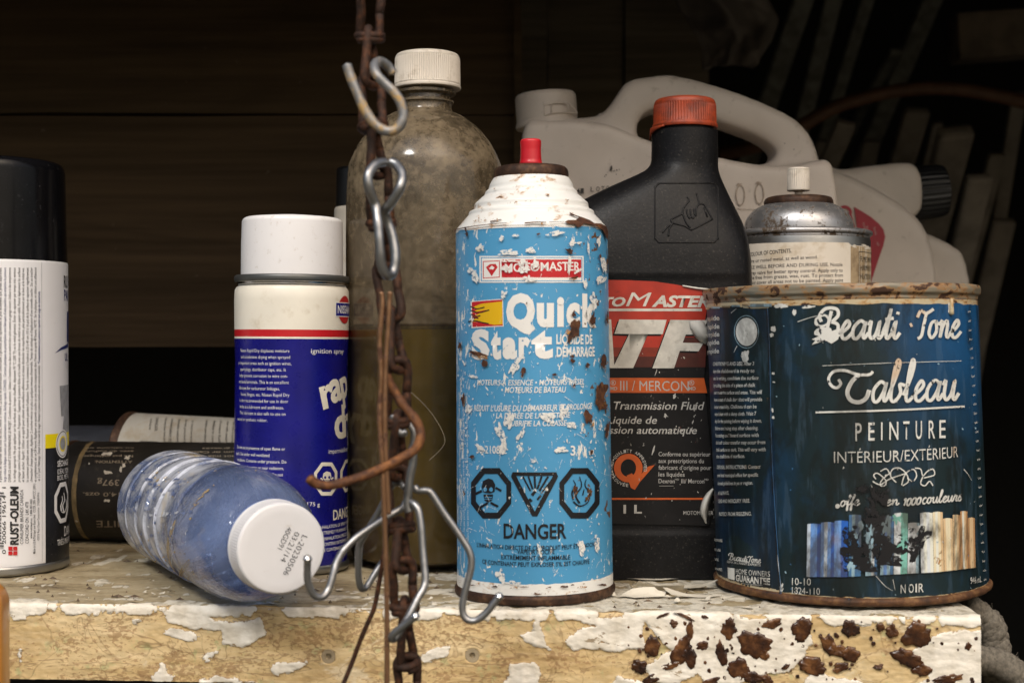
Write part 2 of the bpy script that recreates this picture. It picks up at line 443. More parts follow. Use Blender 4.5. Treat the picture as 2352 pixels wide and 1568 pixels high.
# blue aerosol print: enamel scratched to the white undercoat, rust in the deepest chips
def can_blue(name, col, base_wear=0.0):
    t = NT(name)
    lo = t.noise(34, 3); x, y, z = t.xyz()
    edge = t.ss(-.026, -.033, x)                                          # the side that rubbed
    hi = t.noise(230, 7, .66, .6, t.vec((1.5, 1.5, .8)))
    thr = t.math('ADD', hi, t.math('ADD', t.math('MULTIPLY', lo, .16), t.math('MULTIPLY', edge, .075)))
    k = t.ss(.735-base_wear, .75-base_wear, thr)
    fine = t.ss(.70, .74, t.noise(900, 3, .6))
    c = t.mix(t.math('MULTIPLY', t.math('MULTIPLY', fine, t.ss(.40, .62, lo)), .6), col, (.7, .72, .72))
    c = t.mix(k, c, (.80, .79, .74))
    r = t.ss(.70, .715, t.math('ADD', t.noise(95, 5, .6), t.math('MULTIPLY', t.ss(.012, .034, x), .09)))
    c = t.mix(r, c, (.13, .06, .02))
    return t.end(t.bsdf(c, t.fmix(k, .38, .6), 0, t.bump(t.math('SUBTRACT', 1.0, k), .0002, .5), Specular_IOR_Level=.4))
M_blue = can_blue('worn_sky_blue_enamel', (.078, .315, .56), .035)
M_bred = can_blue('worn_red_print', (.52, .018, .025), .03)
M_bwhite = can_blue('worn_white_print', (.80, .79, .76))
M_bblack = can_blue('worn_black_print', (.012, .012, .014))
M_byel = can_blue('worn_yellow_print', (.78, .47, .01), .0)
def enamel_rusty(name, col=(.80, .80, .77), amt=.0, stain=(.42, .20, .045)):
    t = NT(name); n1 = t.noise(120, 6, .65, .4, t.vec((1, 1, 1.7))); z = t.xyz()[2]
    st = t.ss(.60-amt, .72-amt, n1); rs = t.ss(.70-amt, .735-amt, n1)
    c = t.mix(t.math('MULTIPLY', st, .75), col, stain); c = t.mix(rs, c, (.055, .024, .012))
    return t.end(t.bsdf(c, t.fmix(rs, .32, .8), 0, t.bump(n1, .0003, .3)))
M_benamel = enamel_rusty('rust_stained_white_enamel', amt=.05)
def ragged(name, col, scale, a, b, rough=.6, col2=None):
    t = NT(name); n = t.noise(scale, 7, .72, .5); tr = t.n('ShaderNodeBsdfTransparent')
    c = t.mix(t.ss(.4, .62, t.noise(scale*1.7, 4)), col, col2 or tuple(x*.8 for x in col))
    mx = t.n('ShaderNodeMixShader'); t.put(mx.inputs[0], t.ss(a, b, n)); t.t.links.new(tr.outputs[0], mx.inputs[1]); t.t.links.new(t.bsdf(c, rough), mx.inputs[2])
    return t.end(mx.outputs[0])
M_chip = ragged('bare_white_undercoat', (.80, .79, .75), 620, .57, .53, .55, (.70, .70, .67))
M_rustspot = rust_mat('flaked_rust', (.022, .009, .006), (.075, .027, .012), (.17, .07, .025), scale=420)
M_ruststain = ragged('rust_stain', (.45, .22, .055), 480, .50, .40, .6, (.20, .10, .035))
M_rim = rust_mat('rusted_rim', (.020, .012, .009), (.060, .030, .018), (.16, .085, .045), .6, 260, .5)
M_red_knob = plain('red_plastic', (.55, .012, .022), .35, var=.08, dirt=(.3, .05, .04), dirt_amt=.1)
M_whitecap = plain('white_cap_plastic', (.80, .79, .80), .38, var=.03, scale=25, dirt=(.42, .36, .27), dirt_amt=.17, dscale=330)
M_cleancap = plain('clean_white_cap', (.80, .79, .80), .36, var=.03, scale=25, dirt=(.50, .44, .36), dirt_amt=.05, dscale=160)
M_blackcap = plain('gloss_black_plastic', (.004, .004, .005), .16, var=.2, dirt=(.06, .06, .065), dirt_amt=.10, dscale=500, Specular_IOR_Level=.16)
M_tin = worn_metal('bare_tin', (.40, .40, .39), .35, rust_at=.66)
M_collar = worn_metal('dull_grey_collar', (.16, .165, .16), .45, .8, .7)
M_chrome = worn_metal('bright_tin', (.6, .6, .6), .12, 1.0, .72)

def aged(name, col, rough=.45, dirt=(.42, .36, .26), amt=.3, dscale=70, bump=0.0, var=.05, **kw):
    return plain(name, col, rough, 0, var, 40, bump, 350, dirt, amt, dscale, **kw)
M_cream = aged('cream_enamel', (.78, .74, .64), .4, (.50, .42, .29), .22, 90)
M_navy = plain('navy_blue_enamel', (.006, .006, .17), .28, var=.18, scale=45, dirt=(.02, .02, .2), dirt_amt=.1, dscale=300)
M_nred = plain('red_enamel', (.50, .012, .018), .35, var=.06)
M_inkwhite = plain('white_ink', (.76, .76, .76), .5, var=.06)
M_inkcream = plain('cream_ink', (.72, .68, .58), .5, var=.08)
M_inkblack = plain('black_ink', (.012, .012, .013), .5, var=.1)
M_inknavy = plain('navy_ink', (.012, .022, .13), .5, var=.1)
M_inkred = plain('red_ink', (.50, .015, .02), .45, var=.1)
M_inkyel = plain('yellow_ink', (.85, .70, .0), .4, var=.05)
M_inkgrey = plain('grey_ink', (.30, .31, .33), .5, var=.15, scale=300)
M_whitelabel = plain('white_gloss_label', (.78, .78, .80), .35, var=.03, scale=30, dirt=(.5, .5, .5), dirt_amt=.05)
M_blacklabel = plain('black_gloss_label', (.010, .010, .012), .3, var=.2, dirt=(.2, .2, .2), dirt_amt=.12, dscale=900)

def dusty_plastic(name, tint, dust, lo, hi, dscale, rough=.12, thin=None, grime=None, alongscale=(1, 1, 1), clear_z=None, spec=.3, clear_to=.12, rings=(), wet=None, coat=.25, crinkle=0.0, win=(.36, .70)):
    """thin-walled see-through plastic under a coat of dust"""
    t = NT(name); v = t.vec(alongscale)
    n1 = t.noise(dscale, 6, .62, .4, v); n2 = t.noise(dscale*.16, 3, .55, .3, v); n3 = t.noise(1100, 3, .7)
    d = t.math('ADD', t.math('MULTIPLY', n1, .45), t.math('ADD', t.math('MULTIPLY', n2, .45), t.math('MULTIPLY', n3, .18)))
    q = t.ss(*win, d)
    if clear_z: q = t.math('MULTIPLY', q, t.fmix(t.ss(clear_z[0], clear_z[1], t.math('ADD', t.xyz()[2], t.math('MULTIPLY', t.noise(60, 3), .012))), 1, clear_to))
    d = t.fmix(q, lo, hi)
    if wet: d = t.math('MULTIPLY', d, t.fmix(t.ss(wet+.0004, wet-.0004, t.xyz()[2]), 1, .30))
    tr = t.n('ShaderNodeBsdfTransparent'); t.put(tr.inputs[0], tint)
    c = t.mix(t.ss(.35, .7, t.noise(dscale*.5, 5, .6)), tuple(x*.72 for x in dust), dust)
    if thin: c = t.mix(t.ss(0, .6, q), thin, c)
    for g in rings:
        m = t.math('MULTIPLY', t.ss(.0009, .0003, t.math('ABSOLUTE', t.math('SUBTRACT', t.xyz()[2], g))), t.fmix(t.ss(.40, .60, t.noise(70, 4)), .1, .75)); d = t.math('MAXIMUM', d, m); c = t.mix(m, c, (.66, .70, .82))  # pale rib lines: the light that ridges catch, painted into the colour
    if grime: c = t.mix(t.ss(.60, .72, t.noise(dscale*.30, 6, .65, .3, t.vec((1, 1, 1), (.3, .7, .1)))), c, grime)
    dif = t.bsdf(c, t.fmix(d, rough, .75), 0, t.bump(n1, .0003, .25), Specular_IOR_Level=spec, Coat_Weight=coat, Coat_Roughness=rough+.02)
    gl = t.n('ShaderNodeBsdfGlossy'); t.put(gl.inputs['Roughness'], rough); t.put(gl.inputs['Color'], (1, 1, 1))
    if crinkle: t.put(gl.inputs['Normal'], t.bump(t.noise(75, 3, .5, 1.0), .004, crinkle))
    fr = t.n('ShaderNodeFresnel'); fr.inputs[0].default_value = 1.5
    m1 = t.n('ShaderNodeMixShader'); t.put(m1.inputs[0], fr.outputs[0]); t.t.links.new(tr.outputs[0], m1.inputs[1]); t.t.links.new(gl.outputs[0], m1.inputs[2])
    m2 = t.n('ShaderNodeMixShader'); t.put(m2.inputs[0], d); t.t.links.new(m1.outputs[0], m2.inputs[1]); t.t.links.new(dif, m2.inputs[2])
    return t.end(m2.outputs[0])
M_bigpet = dusty_plastic('dusty_clear_bottle', (.62, .56, .44), (.265, .205, .13), .16, .80, 300, .13, win=(.34, .72), clear_z=(.200, .145), clear_to=.55, wet=.1181)
M_liquid = plain('old_brown_oil', (.58, .44, .045), .25, var=.25, scale=30)
RINGS = (.0255, .0445, .0645, .0845)
M_waterpet = dusty_plastic('dusty_blue_bottle', (.60, .72, .97), (.54, .57, .65), .30, .92, 75, .05, thin=(.27, .37, .68), grime=(.50, .40, .22), clear_z=(.112, .122), rings=RINGS, crinkle=.9, win=(.43, .60), spec=.5, coat=.9)
M_pcap = aged('yellowed_white_cap', (.66, .60, .52), .5, (.22, .16, .09), .32, 160)

M_blackbottle = plain('black_polyethylene', (.0058, .0058, .0066), .45, var=.2, scale=300, bump=.35, bscale=900, dirt=(.13, .115, .095), dirt_amt=.16, dscale=950, Specular_IOR_Level=.22)
M_orange = plain('orange_cap_plastic', (.25, .032, .006), .55, var=.3, scale=160, dirt=(.05, .016, .008), dirt_amt=.42, dscale=140)
M_jug = plain('off_white_jug', (.62, .545, .475), .42, var=.07, scale=22, bump=.12, bscale=700, dirt=(.22, .17, .12), dirt_amt=.12, dscale=170)
M_lbl_red = plain('label_red', (.37, .022, .008), .45, var=.12, scale=120, dirt=(.1, .02, .01), dirt_amt=.15, dscale=260)
M_lbl_red2 = plain('label_deep_red', (.19, .022, .010), .35, var=.2, scale=120)
M_lbl_red3 = plain('label_brown_red', (.065, .012, .008), .35, var=.2, scale=120)
M_lbl_black = plain('label_black', (.0075, .007, .0075), .45, var=.2, scale=90, dirt=(.17, .14, .12), dirt_amt=.06, dscale=420, Specular_IOR_Level=.25)
M_lbl_white = plain('label_white', (.56, .53, .47), .45, var=.12, scale=200, dirt=(.2, .16, .12), dirt_amt=.25, dscale=260)
M_lbl_grey = plain('label_pale_lettering', (.40, .385, .36), .45, var=.14, scale=260)
M_lbl_orange = plain('label_orange', (.48, .085, .012), .4, var=.1, scale=200)
M_paperback = plain('curled_label_back', (.55, .53, .48), .7, var=.1)
M_dome = worn_metal('speckled_tin_dome', (.46, .46, .47), .40, .85, .505, (.07, .047, .028), 420)
M_oldpaper = aged('stained_paper_label', (.64, .585, .50), .7, (.36, .26, .13), .36, 70)
M_dimpaper = aged('dull_paper_label', (.36, .34, .30), .75, (.26, .2, .12), .36, 70)
M_tornpaper = aged('brown_torn_paper', (.36, .27, .16), .8, (.14, .09, .05), .5, 110)

def grime_mask(t):
    n = t.noise(34, 6, .66, .9, t.vec((1, 1, .32), (.13, .4, .2))); n2 = t.noise(190, 5, .7, .3, t.vec((1, 1, .6)))
    return t.ss(.475, .58, t.math('ADD', t.math('MULTIPLY', n, .78), t.math('MULTIPLY', n2, .22)))
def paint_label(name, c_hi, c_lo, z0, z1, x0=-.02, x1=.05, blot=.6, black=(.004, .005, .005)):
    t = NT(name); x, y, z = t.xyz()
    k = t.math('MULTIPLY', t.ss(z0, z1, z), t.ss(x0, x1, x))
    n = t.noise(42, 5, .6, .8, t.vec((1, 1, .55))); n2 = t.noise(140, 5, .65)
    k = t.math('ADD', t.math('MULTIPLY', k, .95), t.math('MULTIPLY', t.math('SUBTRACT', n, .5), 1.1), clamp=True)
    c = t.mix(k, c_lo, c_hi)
    bl = t.ss(.60, .68, t.math('ADD', t.math('MULTIPLY', t.noise(30, 5, .6, .5, t.vec((1, 1, .6), (.2, .1, .4))), .8), t.math('MULTIPLY', n2, .2)))
    c = t.mix(t.math('MULTIPLY', bl, blot), c, black)
    sc = t.ss(.735, .75, t.noise(260, 6, .7, .5)); c = t.mix(t.math('MULTIPLY', sc, .5), c, (.35, .40, .45))
    br = t.ss(.54, .62, t.noise(300, 4, .6, .2, t.vec((1, 1, .12)))); c = t.mix(t.math('MULTIPLY', br, .12), c, (.12, .2, .3))
    c = t.mix(t.math('MULTIPLY', grime_mask(t), .78), c, (.006, .009, .008))
    return t.end(t.bsdf(c, t.fmix(n2, .3, .55), 0, t.bump(n2, .0003, .15), Specular_IOR_Level=.35))
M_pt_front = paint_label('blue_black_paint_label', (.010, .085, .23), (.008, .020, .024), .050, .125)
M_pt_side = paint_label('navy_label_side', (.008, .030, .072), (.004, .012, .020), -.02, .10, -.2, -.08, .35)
M_pt_rim = enamel_rusty('corroded_can_rim', (.22, .195, .145), .16, (.36, .17, .045))
M_pt_low = rust_mat('heavily_rusted_base', (.028, .014, .008), (.10, .042, .016), (.30, .16, .06), .7, 160, .2)
M_pt_band = enamel_rusty('stained_bare_band', (.52, .44, .29), .12, (.45, .22, .05))
def stained_print(name, col, stain=(.50, .25, .06), wear=.60, dark=(.01, .014, .018), gr=.5):
    t = NT(name); n = t.noise(36, 4, .6, .3, t.vec((1, 1, .5), (.1, .3, .2)))
    c = t.mix(t.math('MULTIPLY', t.ss(.56, .68, n), .6), col, stain)
    w = t.ss(wear, wear+.05, t.noise(210, 6, .68)); c = t.mix(w, c, dark)
    c = t.mix(t.math('MULTIPLY', grime_mask(t), gr), c, (.05, .04, .025))
    return t.end(t.bsdf(c, .5, 0, Specular_IOR_Level=.3))
M_pt_white = stained_print('stained_white_print', (.68, .68, .64))
M_pt_tint = [stained_print('chalk_print', c, (.35, .2, .06), .66, gr=.8) for c in
             [(.58, .68, .80), (.16, .34, .72), (.02, .12, .50), (.06, .17, .34), (.30, .46, .55), (.20, .50, .42), (.66, .70, .72), (.74, .75, .66), (.74, .66, .46), (.66, .48, .28), (.46, .26, .12)]]
_t = NT('black_paint_smear'); _n = _t.noise(110, 7, .72, .6); _tr = _t.n('ShaderNodeBsdfTransparent')
_b = _t.bsdf(_t.mix(_t.ss(.6, .7, _t.noise(420, 5, .7)), (.006, .006, .008), (.05, .06, .08)), .4, 0)
_mx = _t.n('ShaderNodeMixShader'); _t.put(_mx.inputs[0], _t.ss(.575, .51, _n)); _t.t.links.new(_tr.outputs[0], _mx.inputs[1]); _t.t.links.new(_b, _mx.inputs[2])
M_pt_black = _t.end(_mx.outputs[0])

M_old_black = plain('dull_black_label', (.016, .014, .012), .5, var=.25, dirt=(.08, .07, .055), dirt_amt=.22, dscale=260)
M_oldprint = plain('faded_buff_print', (.27, .225, .17), .6, var=.2, scale=300)
M_buff = plain('buff_stripe', (.24, .175, .085), .6, var=.3, scale=200, dirt=(.06, .05, .03), dirt_amt=.4)
M_chain = rust_mat('rusted_chain', (.016, .009, .006), (.045, .019, .010), (.15, .055, .02), .7, 420, .35)
M_hookrust = rust_mat('orange_rust_hook', (.030, .013, .007), (.10, .038, .015), (.30, .12, .035), .72, 300, .2)
M_zinc = worn_metal('dull_zinc_wire', (.36, .36, .36), .36, .9, .60, (.16, .085, .035), 160)
M_yellowzinc = worn_metal('yellowed_zinc_hook', (.30, .30, .30), .45, .6, .525, (.46, .30, .12), 75)
M_copperwire = worn_metal('rust_brown_wire', (.36, .20, .11), .32, .8, .50, (.075, .030, .014), 150)
M_varnish = None
# ------------------------------------------------------------------ the shed behind the shelf
def plank(name, x0, x1, y, z0, z1, th, mat, par, seed, vertical=False):
    """one board with slightly wavy edges"""
    n = 40; V, Fc = [], []
    for i in range(n+1):
        t = i/n
        if vertical:
            z = lerp(z0, z1, t); a, b = x0+.0015*nz(z*6, seed), x1+.0015*nz(z*6, seed+9)
            V += [(a, y, z), (b, y, z), (b, y+th, z), (a, y+th, z)]
        else:
            x = lerp(x0, x1, t); a, b = z0+.0012*nz(x*5, seed), z1+.0012*nz(x*5, seed+9)
            V += [(x, y, b), (x, y, a), (x, y+th, a), (x, y+th, b)]
    for i in range(n):
        for k in range(4):
            a, b = i*4+k, i*4+(k+1) % 4; Fc.append((a, b, b+4, a+4) if not vertical else (b, a, a+4, b+4))
    Fc += [(3, 2, 1, 0), tuple(n*4+k for k in range(4))]
    return mesh_obj(name, V, Fc, mat, par, smooth=False)
wl = thing('plank_wall', 'dark brown wall of wide horizontal boards behind the left half of the shelf', 'wall', (0, 1.06, 0))
_s = 1.06/F
def zz(y): return ZC+(CY-y)*_s
for i, (ya, yb) in enumerate([(-420, -62), (-58, 262), (267, 797)]):
    plank('plank', (-900-CX)*_s, (1186-CX)*_s, 0, zz(yb), zz(ya), .022, M_plank, wl, i*3.3)
ch = plank('corner_post', (1180-CX)*_s, (1192-CX)*_s+.002, -.012, zz(1200), zz(-420), .05, M_plank, wl, 8.1, True)

wr = thing('board_wall', 'dim grey brown wall of upright weathered boards deep in the shed', 'wall', (0, 1.42, 0))
_q = 1.42/F
for i, (xa, xb) in enumerate([(1130, 1255), (1258, 1432), (1436, 1628)]):
    plank('board', (xa-CX)*_q, (xb-CX)*_q, .004*(i % 2), -.1, .62, .02, M_post, wr, i*2.7, True)

def struct(name, V, Fc, m):
    o = mesh_obj(name, V, Fc, m, smooth=False); o['kind'] = 'structure'; return o
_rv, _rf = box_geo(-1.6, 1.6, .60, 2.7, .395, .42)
struct('added_shade_roof', [(x, y, z+(y-.6)*.22) for x, y, z in _rv], _rf, M_void)  # unseen roof, added low and forward to shade the wall and back row
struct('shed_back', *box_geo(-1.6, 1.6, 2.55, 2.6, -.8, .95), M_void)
struct('added_shade_side', *box_geo(-1.6, -1.55, .9, 2.55, -.8, .95), M_void)  # unseen side walls, added to keep daylight off the interior
struct('added_shade_flank', *box_geo(1.55, 1.6, .9, 2.55, -.8, .95), M_void)
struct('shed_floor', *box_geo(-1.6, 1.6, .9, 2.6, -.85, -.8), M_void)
struct('unseen_ground', *box_geo(-12, 12, -12, .5, -.96, -.95), plain('bare_yard_earth', (.11, .10, .07), .9, var=.3, scale=4))  # unseen ground behind the camera, added for natural reflections

# ------------------------------------------------------------------ the painted shelf board
XL, XR = -.36, .1875
def edge_y(x): return lerp(.601, .5685, (x+.2166)/.404)+.0010*nz(x*30, 4.2)+.0005*nz(x*170, 9.1)
ZB = -.0325
WHITE = []   # bare patches of the white top coat, traced on the front face
def zp8(L): return [(x*.4948, 1225+y*.4948) for x, y in L]
def zp7(L): return [(1102.5+x*.5312, 1317+y*.5312) for x, y in L]
for L in ([(40, 330), (60, 405), (125, 395), (110, 350), (160, 335)], [(750, 355), (830, 350), (920, 350), (960, 385), (1000, 400), (1130, 410), (1210, 390), (1235, 470), (1140, 525), (1035, 510), (1030, 450), (900, 440), (780, 410)],
          [(755, 460), (800, 430), (880, 450), (925, 480), (880, 503), (780, 470)], [(930, 575), (1005, 535), (1012, 552), (960, 592)], [(1262, 602), (1440, 588), (1380, 630), (1275, 656), (1262, 640)],
          [(705, 662), (735, 640), (745, 598), (765, 605), (770, 645), (812, 652), (800, 692), (720, 692)], [(612, 396), (650, 396), (640, 428), (622, 420)], [(88, 560), (98, 530), (106, 535), (98, 602)],
          [(1940, 575), (2010, 530), (2092, 520), (2080, 562), (1960, 604)], [(220, 300), (380, 300), (400, 345), (360, 372), (300, 330)], [(900, 690), (1010, 660), (1100, 672), (1200, 692)],
          [(1560, 330), (1900, 325), (1880, 352), (1600, 350)], [(1960, 330), (2400, 300), (2400, 352), (2260, 392), (2100, 372), (2000, 358)]):
    WHITE.append(zp8(L))
for L in ([(170, 262), (230, 240), (245, 180), (275, 180), (262, 240), (300, 325), (205, 300)], [(330, 182), (520, 190), (720, 178), (700, 240), (720, 330), (640, 318), (520, 292), (405, 335), (365, 290), (420, 240), (520, 225)],
          [(400, 302), (520, 292), (640, 318), (600, 335), (450, 322)], [(130, 388), (240, 380), (262, 430), (255, 480), (105, 480), (125, 430)],
          [(690, 180), (1150, 190), (1400, 205), (1440, 300), (1350, 425), (1180, 440), (1120, 480), (980, 480), (940, 430), (860, 470), (740, 470), (715, 400), (820, 330), (760, 260)],
          [(1870, 330), (1960, 270), (2090, 240), (2200, 250), (2200, 480), (1890, 480), (1950, 420), (1880, 400)], [(1420, 430), (1640, 460), (1660, 480), (1400, 480)], [(560, 480), (600, 440), (700, 470), (720, 490)]):
    WHITE.append(zp7(L))
WB = [(min(p[0] for p in L)-25, max(p[0] for p in L)+25, min(p[1] for p in L)-25, max(p[1] for p in L)+25, L) for L in WHITE]
def white_field(px, py):
    best = -30.0
    for (a, b, c, d, L) in WB:
        if a < px < b and c < py < d: best = max(best, pdist((px, py), L))
    return best
def shelf():
    root = thing('shelf_board', 'thick shelf board with peeling cream and ochre paint and brown drips', 'shelf', (0, 0, 0))
    nx = 760; xs = [lerp(XL, XR, (i/nx)) for i in range(nx+1)]
    tops = [(.62*(1-k/46)**1.9) for k in range(46)]                     # distance back from the edge
    fr = [k/72 for k in range(73)]
    V, C = [], []
    rows = len(tops)+len(fr)
    for d in tops:
        for x in xs:
            y = edge_y(x)+d
            f = exp(-d/.006)
            z = -.0016*f*clamp(.35+1.5*nz(x*60, y*60, 1.1))+.00045*nz(x*220, y*160, .3)+.0005*nz(x*25, y*90, .7)
            w = sstep(-.15, .4, nz(x*46, y*120, 5.0)+.25*nz(x*300, y*300, 2.0)+.30*exp(-d/.02)+lerp(-.30, .32, sstep(-.12, .05, x)))
            z += .0007*w*exp(-d/.06)
            V.append((x, y, z-.0003)); C.append((w, 0, 0, 1))
    for t in fr:
        for x in xs:
            z = lerp(-.0006, ZB, t); y = edge_y(x)
            py = CY+(ZC-z)/y*F; px = CX+x/y*F
            jag = 9*nz(px*.035, py*.05, 3.0)+4*nz(px*.15, py*.15, 8.0)
            w = white_field(px+jag*.6, py+jag*.5)+2.0*nz(px*.2, py*.2, 2.2)
            lip = 16-abs((py-(1392+.013*px))+7*nz(px*.02, 1.0)+3*nz(px*.09, 2.0))       # the upper lip keeps its white coat
            lip2 = lip-16*sstep(.02, -.30, nz(px*.009, 7.0)+.4*nz(px*.05, 3.0))
            w = max(w, lip2)
            wm = sstep(-1.2, 1.2, w)
            rd = 0.0010*exp(-t*ZB*-1/.0012)
            yy = y+rd-.0006*wm+.0002*nz(x*400, z*400)+.00035*nz(x*60, z*200, 6.0)
            for (sx, sy, r) in ((754, 1507, 17), (1085, 1505, 17)):
                q = sqrt((px-sx)**2+(py-sy)**2)
                if q < r+5: yy += .0014*sstep(r, r-3, q)
                if q < 9: yy += .006*sstep(8, 6, max(abs(px-sx), abs(py-sy)))
            gr = clamp(.5+1.1*nz(px*.012, py*.02, 11.0)); sp = clamp(.55+.9*nz(px*.008+3, py*.012, 14.0)-.0007*max(0, px-1150)+.1)
            V.append((x, yy, z)); C.append((clamp(.5+w/16), sp, gr, 1))
    Fc = []
    for i in range(rows-1):
        for k in range(nx):
            a = i*(nx+1)+k; Fc.append((a, a+nx+1, a+nx+2, a+1))
    ntop = (len(tops)-1)*nx
    mi = [0]*ntop+[1]*(len(Fc)-ntop)
    b = len(V); yb = edge_y(0)+.62                                       # back, underside and ends
    V += [(XL, yb, ZB), (XR, yb, ZB)]; C += [(0, 0, 0, 1)]*2
    last = (rows-1)*(nx+1)
    Fc.append(tuple([b, b+1]+[last+k for k in range(nx, -1, -1)])); mi.append(2)
    Fc.append(tuple([b+1]+[i*(nx+1)+nx for i in range(rows)])); mi.append(2)
    Fc.append(tuple([b]+[i*(nx+1) for i in range(rows-1, -1, -1)])); mi.append(2)
    t = NT('weathered_shelf_top'); at = t.n('ShaderNodeVertexColor', layer_name='coat').outputs[0]; w = t.xyz(at)[0]
    g = t.noise(70, 7, .65, .5, t.vec((.22, 1, 1))); g2 = t.noise(420, 5, .7, 0, t.vec((.4, 1, 1)))
    wood = t.ramp(t.math('ADD', t.math('MULTIPLY', g, .6), t.math('MULTIPLY', g2, .4)), [(.33, (.09, .062, .035)), (.44, (.30, .235, .13)), (.62, (.47, .395, .26))])
    coat = t.ramp(t.noise(190, 6, .65), [(.38, (.40, .35, .26)), (.55, (.66, .61, .50))])
    k = t.ss(.42, .56, t.math('ADD', w, t.math('MULTIPLY', t.math('SUBTRACT', t.noise(260, 6, .7), .5), .9)))
    c = t.mix(k, wood, coat); pit = t.ss(.66, .70, t.noise(330, 4, .6, .4, t.vec((.35, 1, 1)))); c = t.mix(t.math('MULTIPLY', pit, .7), c, (.05, .038, .025))
    m_top = t.end(t.bsdf(c, .8, 0, t.bump(t.math('ADD', g2, t.math('MULTIPLY', k, .6)), .0012, .8)))
    t = NT('peeling_cream_paint'); at = t.n('ShaderNodeVertexColor', layer_name='coat').outputs[0]; w, sp, gr = t.xyz(at)
    fine = t.math('MULTIPLY', t.math('SUBTRACT', t.noise(300, 7, .72, .4, t.vec((.6, 1, 1))), .5), 1.5)
    k = t.ss(.485, .515, t.math('ADD', w, fine)); kk = t.ss(.42, .485, t.math('ADD', w, fine))
    sv = t.vec((.62, 1, 1), rot=(0, radians(35), 0))
    s1 = t.noise(820, 3, .5, .5, sv); s = t.ss(.60, .62, t.math('ADD', s1, t.math('MULTIPLY', t.math('SUBTRACT', sp, .55), .30)))
    gw = t.noise(60, 4, .55, .2, t.vec((.25, 1, 1)))
    oc = t.ramp(gw, [(.34, (.44, .29, .125)), (.5, (.58, .42, .20)), (.66, (.69, .53, .29))])
    oc = t.mix(t.math('MULTIPLY', t.ss(.55, .66, t.math('ADD', t.math('MULTIPLY', t.noise(150, 4, .6), .75), t.math('MULTIPLY', gr, .18))), .75), oc, (.42, .42, .20))
    gl = t.noise(240, 6, .7, .6, t.vec((.05, 1, 1))); oc = t.mix(t.math('MULTIPLY', t.ss(.50, .62, gl), .35), oc, (.70, .56, .34))
    oc = t.mix(t.math('MULTIPLY', s, .62), oc, (.31, .175, .075))
    oc = t.mix(t.math('MULTIPLY', t.ss(.62, .70, t.noise(55, 6, .7, .8, t.vec((.5, 1, 1), (.1, .2, .3)))), .7), oc, (.66, .56, .38))
    cr = t.ss(.012, .0, t.math('ABSOLUTE', t.math('SUBTRACT', t.noise(38, 3, .5, .6), .5))); oc = t.mix(t.math('MULTIPLY', cr, .45), oc, (.22, .12, .05))
    ck = t.ss(.010, .002, t.math('ABSOLUTE', t.math('SUBTRACT', t.noise(70, 4, .6, .5, t.vec((.16, 1, 1), (.3, .1, .7))), .5)))
    oc = t.mix(t.math('MULTIPLY', ck, .55), oc, (.20, .11, .045))
    oc = t.mix(t.math('MULTIPLY', t.math('SUBTRACT', kk, k), .9), oc, (.22, .12, .045))  # brown rim round the white patches, with their edge shadow painted in
    wc = t.ramp(t.noise(120, 5, .6), [(.34, (.66, .60, .49)), (.6, (.82, .77, .67))])
    wc = t.mix(t.ss(.66, .69, t.noise(230, 5, .65, .4, t.vec((.4, 1, 1)))), wc, (.34, .27, .18))
    c = t.mix(k, oc, wc)
    m_fr = t.end(t.bsdf(c, t.fmix(k, .6, .5), 0, t.bump(t.math('ADD', t.math('MULTIPLY', k, 1.0), t.math('MULTIPLY', s1, .35)), .0007, .7)))
    m_raw = plain('raw_end_grain', (.16, .12, .08), .9, var=.3, scale=120)
    o = mesh_obj('board', V, Fc, [m_top, m_fr, m_raw], root, mi)
    ca = o.data.color_attributes.new('coat', 'FLOAT_COLOR', 'POINT')
    ca.data.foreach_set('color', [q for c_ in C for q in c_]); sharp(o, 50)
    # molasses-brown drips on the front
    rng = random.Random(5)
    D = [(745, 310, 35, 45), (870, 330, 40, 60), (905, 240, 15, 40), (1075, 235, 35, 45), (1045, 340, 25, 55), (1185, 295, 72, 60), (1265, 215, 45, 20), (1120, 410, 50, 50), (1180, 450, 45, 30), (690, 400, 30, 30), (735, 455, 35, 20),
         (960, 310, 30, 20), (835, 215, 18, 18), (1000, 465, 40, 18), (1390, 240, 40, 50), (1440, 400, 66, 42), (1510, 305, 30, 48), (1600, 345, 40, 35), (1600, 235, 38, 40), (1780, 245, 30, 30), (1730, 230, 18, 18), (1890, 262, 62, 50), (1850, 360, 70, 36),
         (1910, 415, 42, 28), (2020, 455, 72, 26), (2110, 310, 16, 18), (1700, 300, 10, 10), (1720, 402, 18, 10), (1320, 400, 20, 10), (905, 360, 35, 45), (1230, 350, 22, 22), (1545, 330, 45, 25), (1560, 400, 40, 20), (790, 178, 30, 6), (880, 180, 50, 7), (970, 184, 14, 7), (1240, 455, 26, 20), (820, 395, 40, 18)]
    D += [(rng.uniform(640, 2160), rng.uniform(200, 465), r, r*rng.uniform(.8, 1.4)) for r in [rng.uniform(3, 9) for _ in range(95)]]
    DV, DF = [], []
